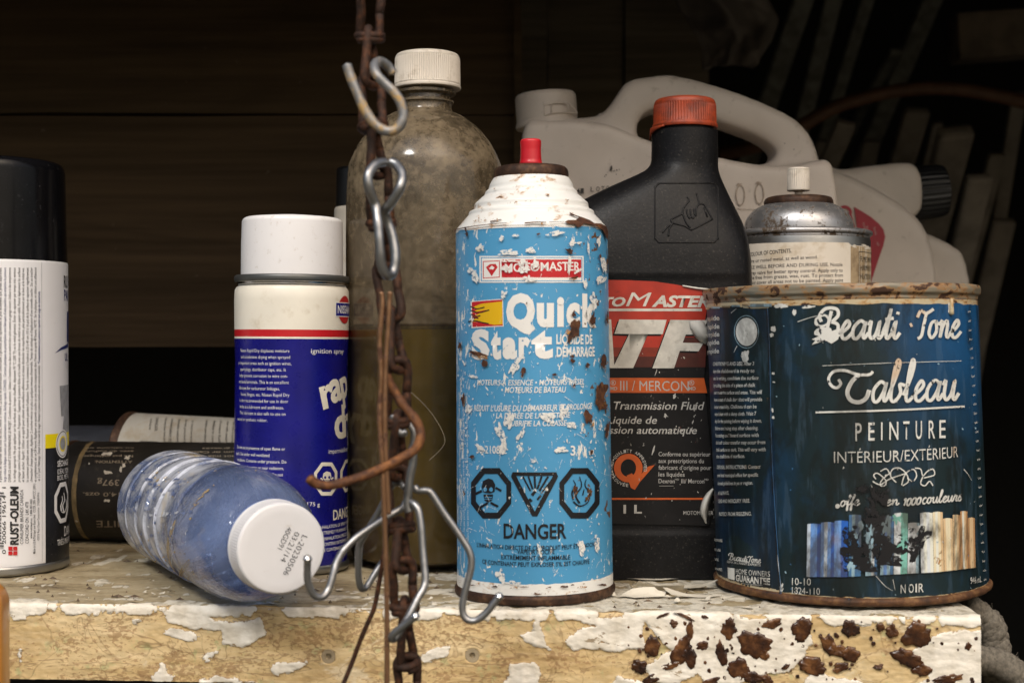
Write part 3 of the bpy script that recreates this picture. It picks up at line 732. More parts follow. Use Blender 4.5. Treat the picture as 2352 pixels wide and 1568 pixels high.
    for i, (cx, cy_, rx, ry) in enumerate(D):
        n = 40 if rx > 12 else 16; rot = rng.uniform(-.5, .5); ca_, sa_ = cos(rot), sin(rot); b = len(DV)
        big = rx > 12
        px, py = 1102.5+cx*.5312, 1317+cy_*.5312
        for j, (sc_, hh) in enumerate(((1, -.0004), (.95, .0002), (.72, .0004), (.35, .0003))):
            for k in range(n):
                a = 2*pi*k/n; q = 1+(.40 if big else .25)*nz(cos(a)*1.1+i*5.1, sin(a)*1.1, i*2.3, 2)+(.2 if big else .1)*nz(cos(a)*4.1+i*3.1, sin(a)*4.1, i*1.3, 2)
                qx, qy = rx*q*cos(a)*sc_, ry*q*sin(a)*sc_
                x_, y_ = px+(qx*ca_-qy*sa_)*.5312, py+(qx*sa_+qy*ca_)*.5312
                e = edge_y((px-CX)/F*.58); p = P(x_, y_, e); p.y = edge_y(p.x); p = P(x_, y_, p.y)
                DV.append((p.x, p.y-.0006-hh*(1 if big else .6)*(1+1.2*nz(x_*.12, y_*.12, i)), min(p.z, -.0004)))
            if j:
                for k in range(n):
                    a, c_ = b+(j-1)*n+k, b+(j-1)*n+(k+1) % n; DF.append((a, a+n, c_+n, c_))
        DF.append(tuple(b+3*n+k for k in range(n-1, -1, -1)))
    m_dr = NT('dried_brown_syrup'); n1 = m_dr.noise(160, 4); c = m_dr.ramp(n1, [(.35, (.020, .008, .005)), (.52, (.060, .022, .008)), (.68, (.17, .072, .025))])
    m_dr = m_dr.end(m_dr.bsdf(c, .24, 0, m_dr.bump(m_dr.noise(420, 3), .0006, .5)))
    mesh_obj('paint_drips', DV, DF, m_dr, root)
    # curled flakes of old paint along the top edge and on the top
    m_fl = plain('paint_flake', (.62, .57, .47), .6, var=.1, dirt=(.35, .3, .2), dirt_amt=.3)
    FV, FF = [], []
    def flake(x, d, rx, ry, up, seed, rot=0):
        y = edge_y(x)+d; b = len(FV); n = 14; ca_, sa_ = cos(rot), sin(rot)
        for j, s_ in enumerate((1, .55)):
            for k in range(n):
                a = 2*pi*k/n; q = 1+.5*nz(cos(a)*1.5+seed*3.7, sin(a)*1.5, seed)
                ex, ey = rx*q*cos(a)*s_, ry*q*sin(a)*s_
                FV.append((x+ex*ca_-ey*sa_, y+ex*sa_+ey*ca_, .0009+up*(clamp(ex/rx*cos(seed)+ey/ry*sin(seed)))**2+.0004*nz(ex*900, ey*900, seed)))
        for k in range(n): FF.append((b+k, b+(k+1) % n, b+n+(k+1) % n, b+n+k))
        FF.append(tuple(b+n+k for k in range(n)))
    for i in range(90):
        x = rng.uniform(-.22, .185)*rng.random()**.2; d = abs(rng.gauss(0, .03))+.0015
        flake(x, d, rng.uniform(.0005, .0028), rng.uniform(.0004, .0012), rng.uniform(0, .0014), i, rng.uniform(-.5, .5))
    for i, (px, py, rx, ry) in enumerate(((1520, 1362, .014, .005), (1590, 1352, .012, .004), (1470, 1372, .010, .003), (1500, 1330, .016, .006), (1590, 1372, .012, .003), (1420, 1318, .012, .005), (1475, 1352, .006, .004), (745, 1370, .004, .002), (1440, 1325, .011, .0035))):
        d = 358.4/(py-CY); flake((px-CX)/F*d, d-edge_y((px-CX)/F*d), rx, ry, .0035, 200+i)
    mesh_obj('paint_flakes', FV, FF, m_fl, root)['kind'] = 'stuff'
    m_deb = plain('dry_crumbs', (.10, .07, .045), .9, var=.4, scale=500)                # crumbs and splinters
    CV, CF = [], []
    for i in range(190):
        x = rng.uniform(-.26, .16); y = edge_y(x)+abs(rng.gauss(.05, .08))+.004; r = rng.uniform(.0003, .0009); L = rng.choice((1, 1, 1, 2.4, 4)); an = rng.uniform(-.6, .6); b = len(CV)
        for (sx, sy, sz) in ((-1, 0, 0), (0, -1, 0), (1, 0, 0), (0, 1, 0), (0, 0, 1)):
            ex, ey = sx*r*L*(1+.3*nz(i, sx)), sy*r; CV.append((x+ex*cos(an)-ey*sin(an), y+ex*sin(an)+ey*cos(an), sz*r*.8+(-.0002 if sz == 0 else .0004)))
        CF += [(b, b+1, b+4), (b+1, b+2, b+4), (b+2, b+3, b+4), (b+3, b, b+4)]
    mesh_obj('debris', CV, CF, m_deb, root, smooth=False)['kind'] = 'stuff'
    m_sc = worn_metal('old_screw', (.42, .34, .22), .6, .2, .6, (.14, .08, .03))
    for (sx, sy) in ((754, 1507), (1085, 1505)):
        p = P(sx, sy, .585); y = edge_y(p.x); p = P(sx, sy, y)
        prof = [(.0033, -.0006), (.0033, .0005), (.0028, .0010), (.0013, .0009), (.0011, .0003), (.0010, -.004), (.0001, -.004)]
        o = lathe('screw', [(r, z) for r, z in prof], m_sc, root, 32)
        o.location = (p.x, p.y+.0012, p.z); o.rotation_euler = (radians(90), 0, 0)
shelf()
def at(x, d): return (x-CX)/F*d
def prof_px(pts, d, cy_=None):
    """(half width, y) in photo units at depth d -> (r, z)"""
    return [(w/F*d, ZC+(CY-y)/F*d) for w, y in pts]

# ---------------------------------------------------------------- blue starting-fluid can
def blue_can():
    d = .622
    root = thing('aerosol_can', 'scratched sky blue aerosol can with rust spots, white shoulder and red spray button', 'spray can', (at(1229, d), d, 0), (0, radians(-.55), 0))
    k = d/F
    body = rnd([(176*k, .0036), (178.5*k, .0075), (174*k, .1570), (172*k, .1588)], .0015)
    shp = [(174*k, .1570), (173*k, .1588), (149*k, .1640), (144.5*k, .1648), (143.5*k, .1664), (133*k, .1672), (131*k, .1684), (130.5*k, .1698), (113*k, .1728), (107*k, .1736), (105.5*k, .1752), (97.5*k, .1762), (96*k, .1780), (90*k, .1800), (86*k, .1812), (70*k, .1812)]
    def dent(t, r, z): return r*(1+.004*nz(t*1.2, z*30, 3)-(.010*exp(-((t-.75)/.25)**2-((z-.163)/.006)**2)))
    bo = lathe('body', body[:-1], M_blue, root, 128)
    lathe('shoulder', rnd(shp, .0009, 3), M_benamel, root, 128, rmod=dent)
    lathe('bottom_rim', rnd([(.02, .0006), (181*k, .0004), (184*k, .0012), (184.5*k, .0032), (181*k, .0044), (177*k, .0046), (177*k, .0034)], .0008), M_rim, root, 128, rmod=lambda t, r, z: r*(1+.004*nz(t*5, z*400, 1)))
    lathe('valve_cup', rnd([(80*k, .1808), (85*k, .1806), (86.5*k, .1822), (85.5*k, .1842), (80*k, .1856), (68*k, .1862), (52*k, .1852), (30*k, .1848), (0, .1848)], .0009), M_rim, root, 96, rmod=lambda t, r, z: r*(1+.005*nz(t*4, z*300, 2)))
    st = lathe('stem', [(12*k, .1845), (12*k, .1880), (0, .1880)], M_red_knob, root, 24)
    nb = lathe('spray_button', rnd([(18*k, .1872), (26*k, .1868), (26.5*k, .1876), (24.5*k, .1888), (23.5*k, .1935), (24.5*k, .1972), (21*k, .1980), (0, .1974)], .0005), M_red_knob, root, 40, rmod=lambda t, r, z: r*(1-.05*exp(-((t-1.9)/.3)**2)))
    pr_s = [(178.5*k, .0034), (178.5*k, .0075), (174*k, .1570), (173*k, .1588), (149*k, .1640), (144.5*k, .1648), (143.5*k, .1664), (133*k, .1672), (131*k, .1684), (130.5*k, .1698), (113*k, .1728), (107*k, .1736), (105.5*k, .1752), (97.5*k, .1762), (96*k, .1780)]
    S = RoundSurf(root, pr_s, 176*k); pr = Print(S)
    W, R, K, Y, CHP, RS, ST, EN = range(8)
    # white base band
    zlo, zhi = .0046, .0094
    us = [S.r0*2*pi*i/160-S.r0*pi for i in range(161)]
    pr.add([(u, zlo) for u in us]+[(u, zhi+.0004*nz(u*300, 1.0)) for u in us], [(i, i+1, 162+i, 161+i) for i in range(160)], EN, cut=False)
    pr.view(1029, 306, .3125)
    pr.rect(232, 902, 996, 1098, W, 8); pr.rect(243, 912, 986, 1088, 8, 8); pr.rect(250, 918, 980, 1082, W, 8)
    pr.rect(395, 928, 978, 1060, R, 8); pr.ring([(258, 940), (382, 935), (382, 1060), (258, 1068)], [(264, 946), (376, 941), (376, 1054), (264, 1062)], R)
    pr.poly([(280, 985), (310, 962), (352, 960), (366, 985), (322, 1050)], R); pr.poly([(306, 990), (324, 972), (344, 988), (330, 1004)], W)
    pr.text('MOTOMASTER', (418, 1021), (968, 1008), 62, W, bold=.018)
    # flame badge
    pr.poly([(168, 1236), (405, 1216), (410, 1420), (175, 1432)], W); pr.poly([(176, 1240), (400, 1222), (404, 1414), (182, 1424)], R)
    pr.poly([(400, 1236), (250, 1252), (205, 1268), (180, 1285), (215, 1296), (180, 1318), (300, 1296), (222, 1328), (188, 1345), (230, 1352), (180, 1372), (150, 1388), (230, 1384), (290, 1398), (340, 1408), (402, 1404)], Y)
    for L in ([(165, 1272), (215, 1290), (270, 1278)], [(168, 1302), (230, 1318), (305, 1298)], [(170, 1330), (210, 1345), (240, 1340)], [(150, 1385), (200, 1378), (250, 1390), (300, 1400)], [(180, 1352), (225, 1360)]): pr.stroke(L, 9, K)
    # title
    def bold_text(t, A, B, h): 
        pr.text(t, A, B, h, W, bold=.06)
    for t_, A, B, h in (('Q', (428, 1420), (640, 1412), 222), ('u', (652, 1405), (778, 1405), 215), ('i', (800, 1405), (852, 1405), 200), ('c', (868, 1405), (968, 1405), 215), ('k', (985, 1408), (1088, 1410), 215)): bold_text(t_, A, B, h)
    pr.poly([(500, 1400), (605, 1395), (640, 1440), (590, 1478), (545, 1450)], W)
    for t_, A, B, h in (('S', (176, 1648), (308, 1645), 190), ('t', (318, 1646), (392, 1644), 195), ('a', (402, 1642), (508, 1642), 190), ('r', (520, 1640), (604, 1640), 190), ('t', (612, 1638), (770, 1638), 195)): bold_text(t_, A, B, h)
    pr.text('LIQUIDE DE', (795, 1546), (1058, 1548), 68, W, bold=.03); pr.text('DÉMARRAGE', (798, 1640), (1076, 1636), 68, W, bold=.03)
    pr.view(1029, 765.6, .4101)
    T = [('MOTEURS À ESSENCE • MOTEURS DIESEL', 165, 288, 762, 284, 30), ('• MOTEURS DE BATEAU', 300, 331, 660, 329, 32), ('RÉDUIT L’USURE DU DÉMARREUR ET PROLONGE', 148, 432, 806, 420, 32),
         ('LA DURÉE DE LA BATTERIE', 270, 474, 684, 470, 30), ('LUBRIFIE LA CULASSE', 336, 517, 664, 514, 30)]
    for s_, x0, y0, x1, y1, h in T: pr.text(s_, (x0, y0), (x1, y1), h, W, bold=.012, shear=.18)
    pr.text('38-2108-2', (162, 668), (330, 672), 42, W, bold=.01); pr.text('311 g', (685, 680), (816, 686), 52, W, bold=.02)
    # hazard symbols
    def octo(cx, cy_, rx, ry, q): return [(cx+rx*a, cy_+ry*b) for a, b in ((-.42, -1), (.42, -1), (1, -.42), (1, .42), (.42, 1), (-.42, 1), (-1, .42), (-1, -.42))]
    for cx in (243, 735):
        pr.ring(octo(cx, 893, 112, 141, 0), octo(cx, 893, 85, 108, 0), K)
    pr.poly([(190, 858), (198, 825), (228, 810), (252, 818), (266, 845), (262, 885), (236, 895), (200, 888)], K); pr.blob(210, 872, 11, 12, 8, n=10, jag=.1); pr.blob(243, 872, 11, 12, 8, n=10, jag=.1)
    pr.poly([(200, 900), (254, 900), (250, 932), (228, 945), (206, 934)], K); pr.stroke([(208, 916), (248, 916)], 5, 8, False); pr.stroke([(205, 927), (250, 927)], 3, 8, False)
    for L in ([(178, 975), (225, 948)], [(282, 968), (240, 946)], [(150, 900), (192, 880)], [(300, 880), (268, 862)]): pr.stroke(L, 13, K, False)
    pr.ring([(362, 775), (606, 775), (616, 800), (500, 1022), (472, 1022), (354, 800)], [(382, 795), (588, 795), (486, 996)], K)
    for a0, b0, a1, b1, w in ((420, 800, 462, 880, 9), (450, 798, 474, 870, 10), (485, 798, 488, 865, 12), (525, 798, 500, 870, 11), (560, 800, 512, 880, 11), (585, 812, 520, 895, 8), (470, 905, 490, 880, 16), (500, 930, 520, 905, 12), (455, 925, 470, 940, 15), (516, 940, 530, 925, 9)): pr.stroke([(a0, b0), (a1, b1)], w, K, False)
    for L, w in (([(700, 930), (692, 890), (712, 850), (700, 820)], 9), ([(735, 950), (715, 905), (745, 855), (735, 800)], 12), ([(765, 940), (790, 895), (765, 850), (772, 815)], 11), ([(700, 940), (735, 965), (780, 945), (795, 900)], 10), ([(752, 905), (760, 870)], 8)): pr.stroke(L, w, K, w1=4)
    pr.text('DANGER', (313, 1143), (662, 1143), 80, K, bold=.022)
    for s_, x0, y0, x1, y1, h in (('L’INHALATION DIRECTE DE CE PRODUIT PEUT ÊTRE NOCIVE', 165, 1192, 826, 1188, 24), ('VAPEUR NOCIVE', 388, 1232, 596, 1232, 25), ('EXTRÊMEMENT INFLAMMABLE', 300, 1261, 682, 1262, 25), ('CE CONTENANT PEUT EXPLOSER S’IL EST CHAUFFÉ', 194, 1286, 790, 1286, 24)):
        pr.text(s_, (x0, y0), (x1, y1), h, K, bold=.008)
    for i in range(3):                                                       # tiny side print
        pr.text('Contient de l’éther. Ne pas percer ni incinérer. Garder hors de la portée des enfants. Lire le mode d’emploi.', (78+i*21, 1290), (70+i*21, 330), None, W, up=(70+i*21, 1290))
    pr.lift = .00009
    rng = random.Random(11)
    for _ in range(560):                                                     # chips down to the white undercoat
        q = rng.random()
        x = rng.choice((rng.uniform(70, 880), rng.gauss(100, 22), rng.gauss(430, 190), rng.gauss(840, 40))); y = rng.uniform(-145, 1370)
        if 740 < y < 1300 and rng.random() < .6: continue
        if not 62 < x < 880 or nz(x*.009, y*.006, 4.0, 2)+.25*rng.random() < .02: continue
        r = rng.uniform(1.5, 4.5) if q < .85 else rng.uniform(4, 9)
        pr.blob(x, y, r*rng.uniform(.5, 1.0), r*rng.uniform(.9, 2.3), CHP, rng.gauss(0, .45), rng.random()*50, 14, .6)
    for x, y, rx, ry, ro in ((380, 180, 22, 60, .5), (350, 480, 24, 55, .3), (300, 560, 20, 70, -.3), (560, 470, 45, 26, .4), (630, 650, 34, 18, 0), (690, 515, 34, 14, .1), (640, 440, 24, 40, .3), (300, 1355, 22, 44, -.2), (190, 640, 30, 12, .6), (120, 420, 16, 34, 0), (740, 1190, 16, 44, -.3), (310, 640, 26, 26, .3), (150, 240, 30, 8, .2), (480, 708, 20, 12, 0), (830, 1180, 14, 40, 0), (410, 565, 14, 40, .5), (370, 1396, 40, 12, 0)):
        pr.blob(x, y, rx, ry, CHP, ro, x*.1, 26, .5)
    for i in range(110):
        x, y = rng.uniform(75, 870), rng.uniform(-140, 1340); L_ = rng.uniform(15, 70); a_ = rng.gauss(1.4, .6)
        pr.stroke([(x, y), (x+L_*.5*cos(a_)+rng.uniform(-4, 4), y+L_*.5*sin(a_)), (x+L_*cos(a_), y+L_*sin(a_))], rng.uniform(1, 3.4), CHP, w1=.6)
    pr.view(1029, 306, .3125)
    for x, y, rx, ry, ro in ((395, 768, 16, 30, .4), (440, 875, 70, 20, -.1), (600, 860, 38, 22, 0), (780, 738, 58, 14, -.25), (905, 800, 12, 46, .1), (930, 808, 46, 8, 0), (245, 845, 24, 26, .2), (510, 750, 30, 10, 0), (430, 1000, 46, 20, .2), (560, 985, 40, 52, .2), (640, 965, 24, 30, .7), (590, 1070, 40, 26, .1), (450, 940, 60, 10, 0), (1020, 820, 8, 90, 0), (1100, 790, 12, 44, .1), (1130, 960, 14, 60, -.2), (1110, 1080, 46, 20, -.6), (190, 1020, 30, 22, .5), (210, 1070, 18, 40, -.5), (885, 960, 9, 70, .05), (950, 1010, 36, 10, -.5), (1000, 1110, 12, 30, 0), (420, 1190, 20, 26, .3), (1060, 1230, 24, 60, 0)):
        pr.blob(x, y, rx, ry, CHP, ro, y*.1, 26, .5)
    RUST = [(890, 865, 30, 13, .45), (912, 1062, 26, 8, -.3), (912, 1435, 38, 74, .1), (1056, 1362, 18, 40, 0), (1156, 1362, 11, 40, 0), (1105, 905, 8, 14, 0), (916, 1330, 12, 18, 0), (660, 742, 14, 7, 0), (152, 745, 8, 12, 0), (580, 1245, 4, 5, 0)]
    pr2 = [(1029+x*.3125, 306+y*.3125, a*.3125, b*.3125, r) for x, y, a, b, r in RUST]
    RUST2 = [(180, 113, 42, 12, .2), (213, 166, 13, 15, 0), (420, 215, 14, 20, .2), (690, 128, 10, 9, 0), (690, 152, 10, 16, 0), (848, 335, 30, 55, .1), (860, 160, 17, 34, 0), (780, 472, 20, 42, -.2), (882, 540, 10, 44, .1), (772, 175, 10, 12, 0), (702, 290, 8, 8, 0), (76, 65, 8, 16, 0), (96, 368, 8, 34, 0), (145, 690, 12, 9, 0), (595, 230, 12, 6, 0), (870, 410, 12, 14, 0), (795, 665, 8, 14, 0), (668, 812, 5, 5, 0), (705, 870, 10, 24, .3)]
    pr2 += [(1029+x*.4101, 765.6+y*.4101, a*.4101, b*.4101, r) for x, y, a, b, r in RUST2]
    pr.view(1029, 765.6, .4101)
    for i in range(26):
        x = rng.uniform(70, 910); yb = 1448-46*((x-490)/420)**2+rng.uniform(-34, 8)
        pr.blob(x, yb, rng.uniform(6, 26), rng.uniform(2, 6), ST if i % 3 else RS, 0, i*1.3, 18, .6)
    pr.view(0, 0, 1)
    for i, (x, y, a, b, r) in enumerate(pr2): pr.blob(x+1.2*sin(i*2.1), y+1.5+1.2*cos(i*1.3), a*1.08+.5, b*1.10+.8, ST, r, i*1.9+40, 24, .7)
    for i, (x, y, a, b, r) in enumerate(pr2): pr.blob(x, y, a, b, RS, r, i*1.9, 24, .55)
    pr.view(1029, 306, .3125)
    pr.poly([(850, 655), (872, 640), (930, 638), (950, 620), (888, 598), (884, 582), (930, 604), (985, 622), (1030, 640), (1062, 662), (1110, 664), (1150, 690), (1162, 730), (1154, 790), (1140, 752), (1122, 712), (1085, 690), (1040, 672), (990, 664), (962, 690), (940, 692), (925, 672), (880, 668)], RS)
    for L, w in (([(62, 712), (150, 692), (290, 672), (435, 660)], 7), ([(565, 662), (640, 655), (720, 656)], 10), ([(740, 655), (850, 650)], 4), ([(140, 690), (152, 740)], 12), ([(320, 650), (400, 635)], 9), ([(60, 722), (300, 690), (600, 676), (900, 690)], 3)): pr.stroke(L, w, RS, w1=w*.6)
    for i, (x, y, a, b) in enumerate(((505, 390, 18, 8), (515, 428, 9, 7), (720, 402, 9, 10), (728, 452, 16, 7), (600, 498, 36, 8), (510, 508, 18, 6), (860, 508, 30, 14), (455, 510, 14, 6), (800, 566, 24, 5), (250, 550, 26, 20), (240, 640, 40, 26), (350, 405, 10, 8), (650, 630, 20, 7), (690, 668, 26, 12), (780, 628, 12, 10), (1080, 690, 30, 10), (350, 640, 40, 14), (470, 655, 14, 10))): pr.blob(x, y, a, b, ST, -.2, i*2.3, 18, .6)
    pr.into(bo, [M_bwhite, M_bred, M_bblack, M_byel, M_chip, M_rustspot, M_ruststain, M_benamel, M_blue])
blue_can()

# ---------------------------------------------------------------- navy can with the white cap
def navy_can():
    d = .69; k = d/F
    root = thing('aerosol_can', 'navy blue aerosol can with a cream band, red stripe and tall white cap', 'spray can', (at(667, d), d, 0), (0, radians(.35), 0))
    zf = lambda y: ZC+(CY-y)/F*d
    R_ = 129.5*k
    prof = [(R_*.985, .003), (R_, .006), (R_*.992, .06), (R_*.985, .100), (R_*1.0, zf(775)), (R_*1.008, zf(690)), (R_*1.0, zf(668)), (R_*.97, zf(661)), (R_*.90, zf(656)), (R_*.85, zf(656))]
    def mi_f(a, b): return 0
    # cut the profile exactly at the colour bands
    zs = [(.0, 0), (zf(778), 1), (zf(773.5), 2), (zf(757.5), 1)]
    P_ = []
    zz_ = sorted(set([p[1] for p in prof if p[1] <= zf(690)]+[zf(778), zf(773.5), zf(757.5)]))
    side = [(interp([(z, r) for r, z in prof[:6]], z), z) for z in zz_]
    pf = side+prof[6:]
    def mf(a, b):
        z = (a[1]+b[1])/2
        return 0 if z < zf(778) else 1 if z < zf(773.5) else 2 if z < zf(757.5) else 1
    bo = lathe('body', pf, [M_navy, M_cream, M_nred], root, 128, mf)
    lathe('bottom_rim', rnd([(.02, .0004), (R_*1.0, .0003), (R_*1.035, .0012), (R_*1.035, .0034), (R_*1.0, .0044), (R_*.98, .0044)], .0007), M_tin, root, 96)
    lathe('collar', rnd([(R_*.93, zf(657)), (R_*.97, zf(655)), (R_*.975, zf(650)), (R_*1.0, zf(649)), (R_*1.012, zf(645)), (R_*1.012, zf(638)), (R_*.99, zf(634)), (R_*.90, zf(634))], .0006), [M_collar, M_chrome], root, 128, lambda a, c: 1 if (a[1]+c[1])/2 < zf(650) else 0)
    rc = 116*k
    lathe('cap', rnd([(rc*1.0, zf(636)), (rc*.998, zf(560)), (rc*.985, zf(509)), (rc*.93, zf(502)), (rc*.60, zf(500)), (rc*.52, zf(497)), (0, zf(497))], .0022, 5), M_whitecap, root, 128)
    S = RoundSurf(root, [(R_, .003), (R_, .006), (R_*.992, .06), (R_*.985, .100), (R_*1.0, zf(775)), (R_*1.008, zf(690)), (R_*1.0, zf(668))], R_); pr = Print(S)
    Wt, Cr, Nv, Rd = range(4)
    pr.view(526.7, 771.7, .21087)
    L = ['Nissan Rapid Dry displaces moisture', 'and accelerates drying when sprayed', 'on important areas such as ignition wires,', 'spark plugs, distributor caps, etc. It', 'helps prevent corrosion to wire con-', 'nections/terminals. This is an excellent', 'lubricant for carburetor linkages,', 'hoses, hinges, etc. Nissan Rapid Dry', 'is also recommended for use in door', 'locks as a lubricant and antifreeze.', 'This lubricant is also safe to use on', 'natural or synthetic rubber.']
    X = [655, 662, 676, 616, 636, 648, 550, 655, 642, 594, 612, 416]
    def right_text(s_, x, y, h, xs=.86, m=Wt, bold=.006):
        V, _ = text_geo(s_, bold); w = max(p[0] for p in V)
        a = pr.uv(x, y); c = pr.uv(x, y-h)-a; e = c.y/CAP*xs
        Vt, Ft = text_geo(s_, bold); x1 = w
        pr.add([(a.x+(p[0]-x1)*e, a.y+p[1]*e/xs) for p in Vt], Ft, m, cut=False)
    for i, (s_, x) in enumerate(zip(L, X)): right_text(s_, x, 178+i*68.6, 36, bold=-.004)
    for i, (s_, x) in enumerate((('Do not use in presence of open flame or', 608), ('spark. Use under well ventilated', 438), ('conditions. Contents under pressure. Do', 622), ('not set in water or near radiators,', 592), ('stoves or heat. Do not', 585), ('incinerate or store', 578))): right_text(s_, x, 1244+i*70, 34)
    pr.text('ignition spray', (888, 186), (1240, 190), 52, Wt, bold=.004)
    for t_, A, h, xs, up in (('r', (1018, 786), 330, 1.0, (952, 460)), ('a', (1112, 726), 330, .95, (1048, 400)), ('p', (1228, 686), 330, .9, (1176, 380))):
        pr.text(t_, A, None, None, Cr, bold=.035, xs=xs, up=up)
    pr.text('d', (1150, 1120), None, None, Cr, bold=.035, xs=1.0, up=(1128, 780)); pr.text('ry', (1248, 1090), None, None, Cr, bold=.035, xs=1.0, up=(1230, 780))
    pr.text('imperméabilisant', (1080, 1280), None, 50, Wt, xs=.9)
    pr.view(526.7, 1041.2, .18743)
    def octo(cx, cy_, rx, ry): return [(cx+rx*a, cy_+ry*b_) for a, b_ in ((-.35, -1), (.55, -1), (1, -.45), (1, .45), (.5, 1), (-.38, 1), (-1, .38), (-1, -.38))]
    pr.ring(octo(1178, 310, 142, 203), octo(1180, 310, 108, 158), Cr)
    u0 = pr.uv(1178, 310); ru = abs(pr.uv(1320, 310).x-u0.x)*1.25; rv = abs(pr.uv(1178, 107).y-u0.y)
    c2 = (pr.uv(1355, 310).x+ru, u0.y); O8 = ((-.42, -1), (.42, -1), (1, -.42), (1, .42), (.42, 1), (-.42, 1), (-1, .42), (-1, -.42))
    s8 = [Vector((c2[0]+a*ru, c2[1]+b_*rv, 0)) for a, b_ in O8]; i8 = [Vector((c2[0]+a*ru*.76, c2[1]+b_*rv*.78, 0)) for a, b_ in O8]
    pr.add([p.xy for p in s8+i8], tessellate_polygon([s8, i8]), Cr)
    pr.poly([(1142, 290), (1150, 240), (1190, 215), (1235, 230), (1248, 275), (1240, 300), (1225, 325), (1160, 325)], Cr); pr.blob(1172, 292, 15, 17, Nv, n=10, jag=.1); pr.blob(1222, 290, 15, 17, Nv, n=10, jag=.1); pr.rect(1165, 332, 1228, 352, Cr)
    for q in ([(1115, 300), (1145, 320)], [(1270, 290), (1245, 315)], [(1120, 390), (1265, 340)], [(1120, 345), (1265, 392)]): pr.stroke(q, 18, Cr, False)
    pr.text('175 g', (955, 640), (1106, 644), 48, Wt, bold=.004)
    pr.text('DANGER', (1268, 814), None, 122, Cr, bold=.02, xs=.78)
    for i, (s_, x) in enumerate((('INHALATION OF SPRAY MAY BE HARMFUL', 1100), ('EXTREMELY FLAMMABLE CONTENTS', 1110), ('L’INHALATION DIRECTE DE CE PRODUIT', 1130), ('CONTENU EXTRÊMEMENT INFLAMMABLE', 1130), ('CE CONTENANT PEUT EXPLOSER', 1130))):
        pr.text(s_, (x, 926+i*70), None, 42, Wt, xs=.8)
    pr.view(800, 760, .4720); pr.view(489.98, 465.5, .28909)
    # round emblem near the right edge
    e0 = pr.uv(1048, 850); ez = abs(pr.uv(1048, 740).y-e0.y); ux = pr.uv(972, 850).x; er = ez*1.0
    cxu = ux+er*1.22
    pr.add([(cxu+er*cos(2*pi*i/32), e0.y+er*sin(2*pi*i/32)) for i in range(32)], [tuple(range(32))], Rd)
    bx = [(ux, e0.y-er*.46), (cxu+er*1.22, e0.y-er*.46), (cxu+er*1.22, e0.y+er*.46), (ux, e0.y+er*.46)]
    o_ = er*.06; pr.add([(bx[0][0]-o_, bx[0][1]-o_), (bx[1][0]+o_, bx[1][1]-o_), (bx[2][0]+o_, bx[2][1]+o_), (bx[3][0]-o_, bx[3][1]+o_)], [(0, 1, 2, 3)], Wt); pr.add(bx, [(0, 1, 2, 3)], Nv)
    V, Fc = text_geo('NISSAN', .02); w = max(p[0] for p in V); sx = er*2.1/w
    pr.add([(ux+er*.16+p[0]*sx, e0.y-er*.26+p[1]*er*.55/CAP) for p in V], Fc, Wt)
    pr.into(bo, [M_inkwhite, M_inkcream, M_navy, M_nred])
navy_can()

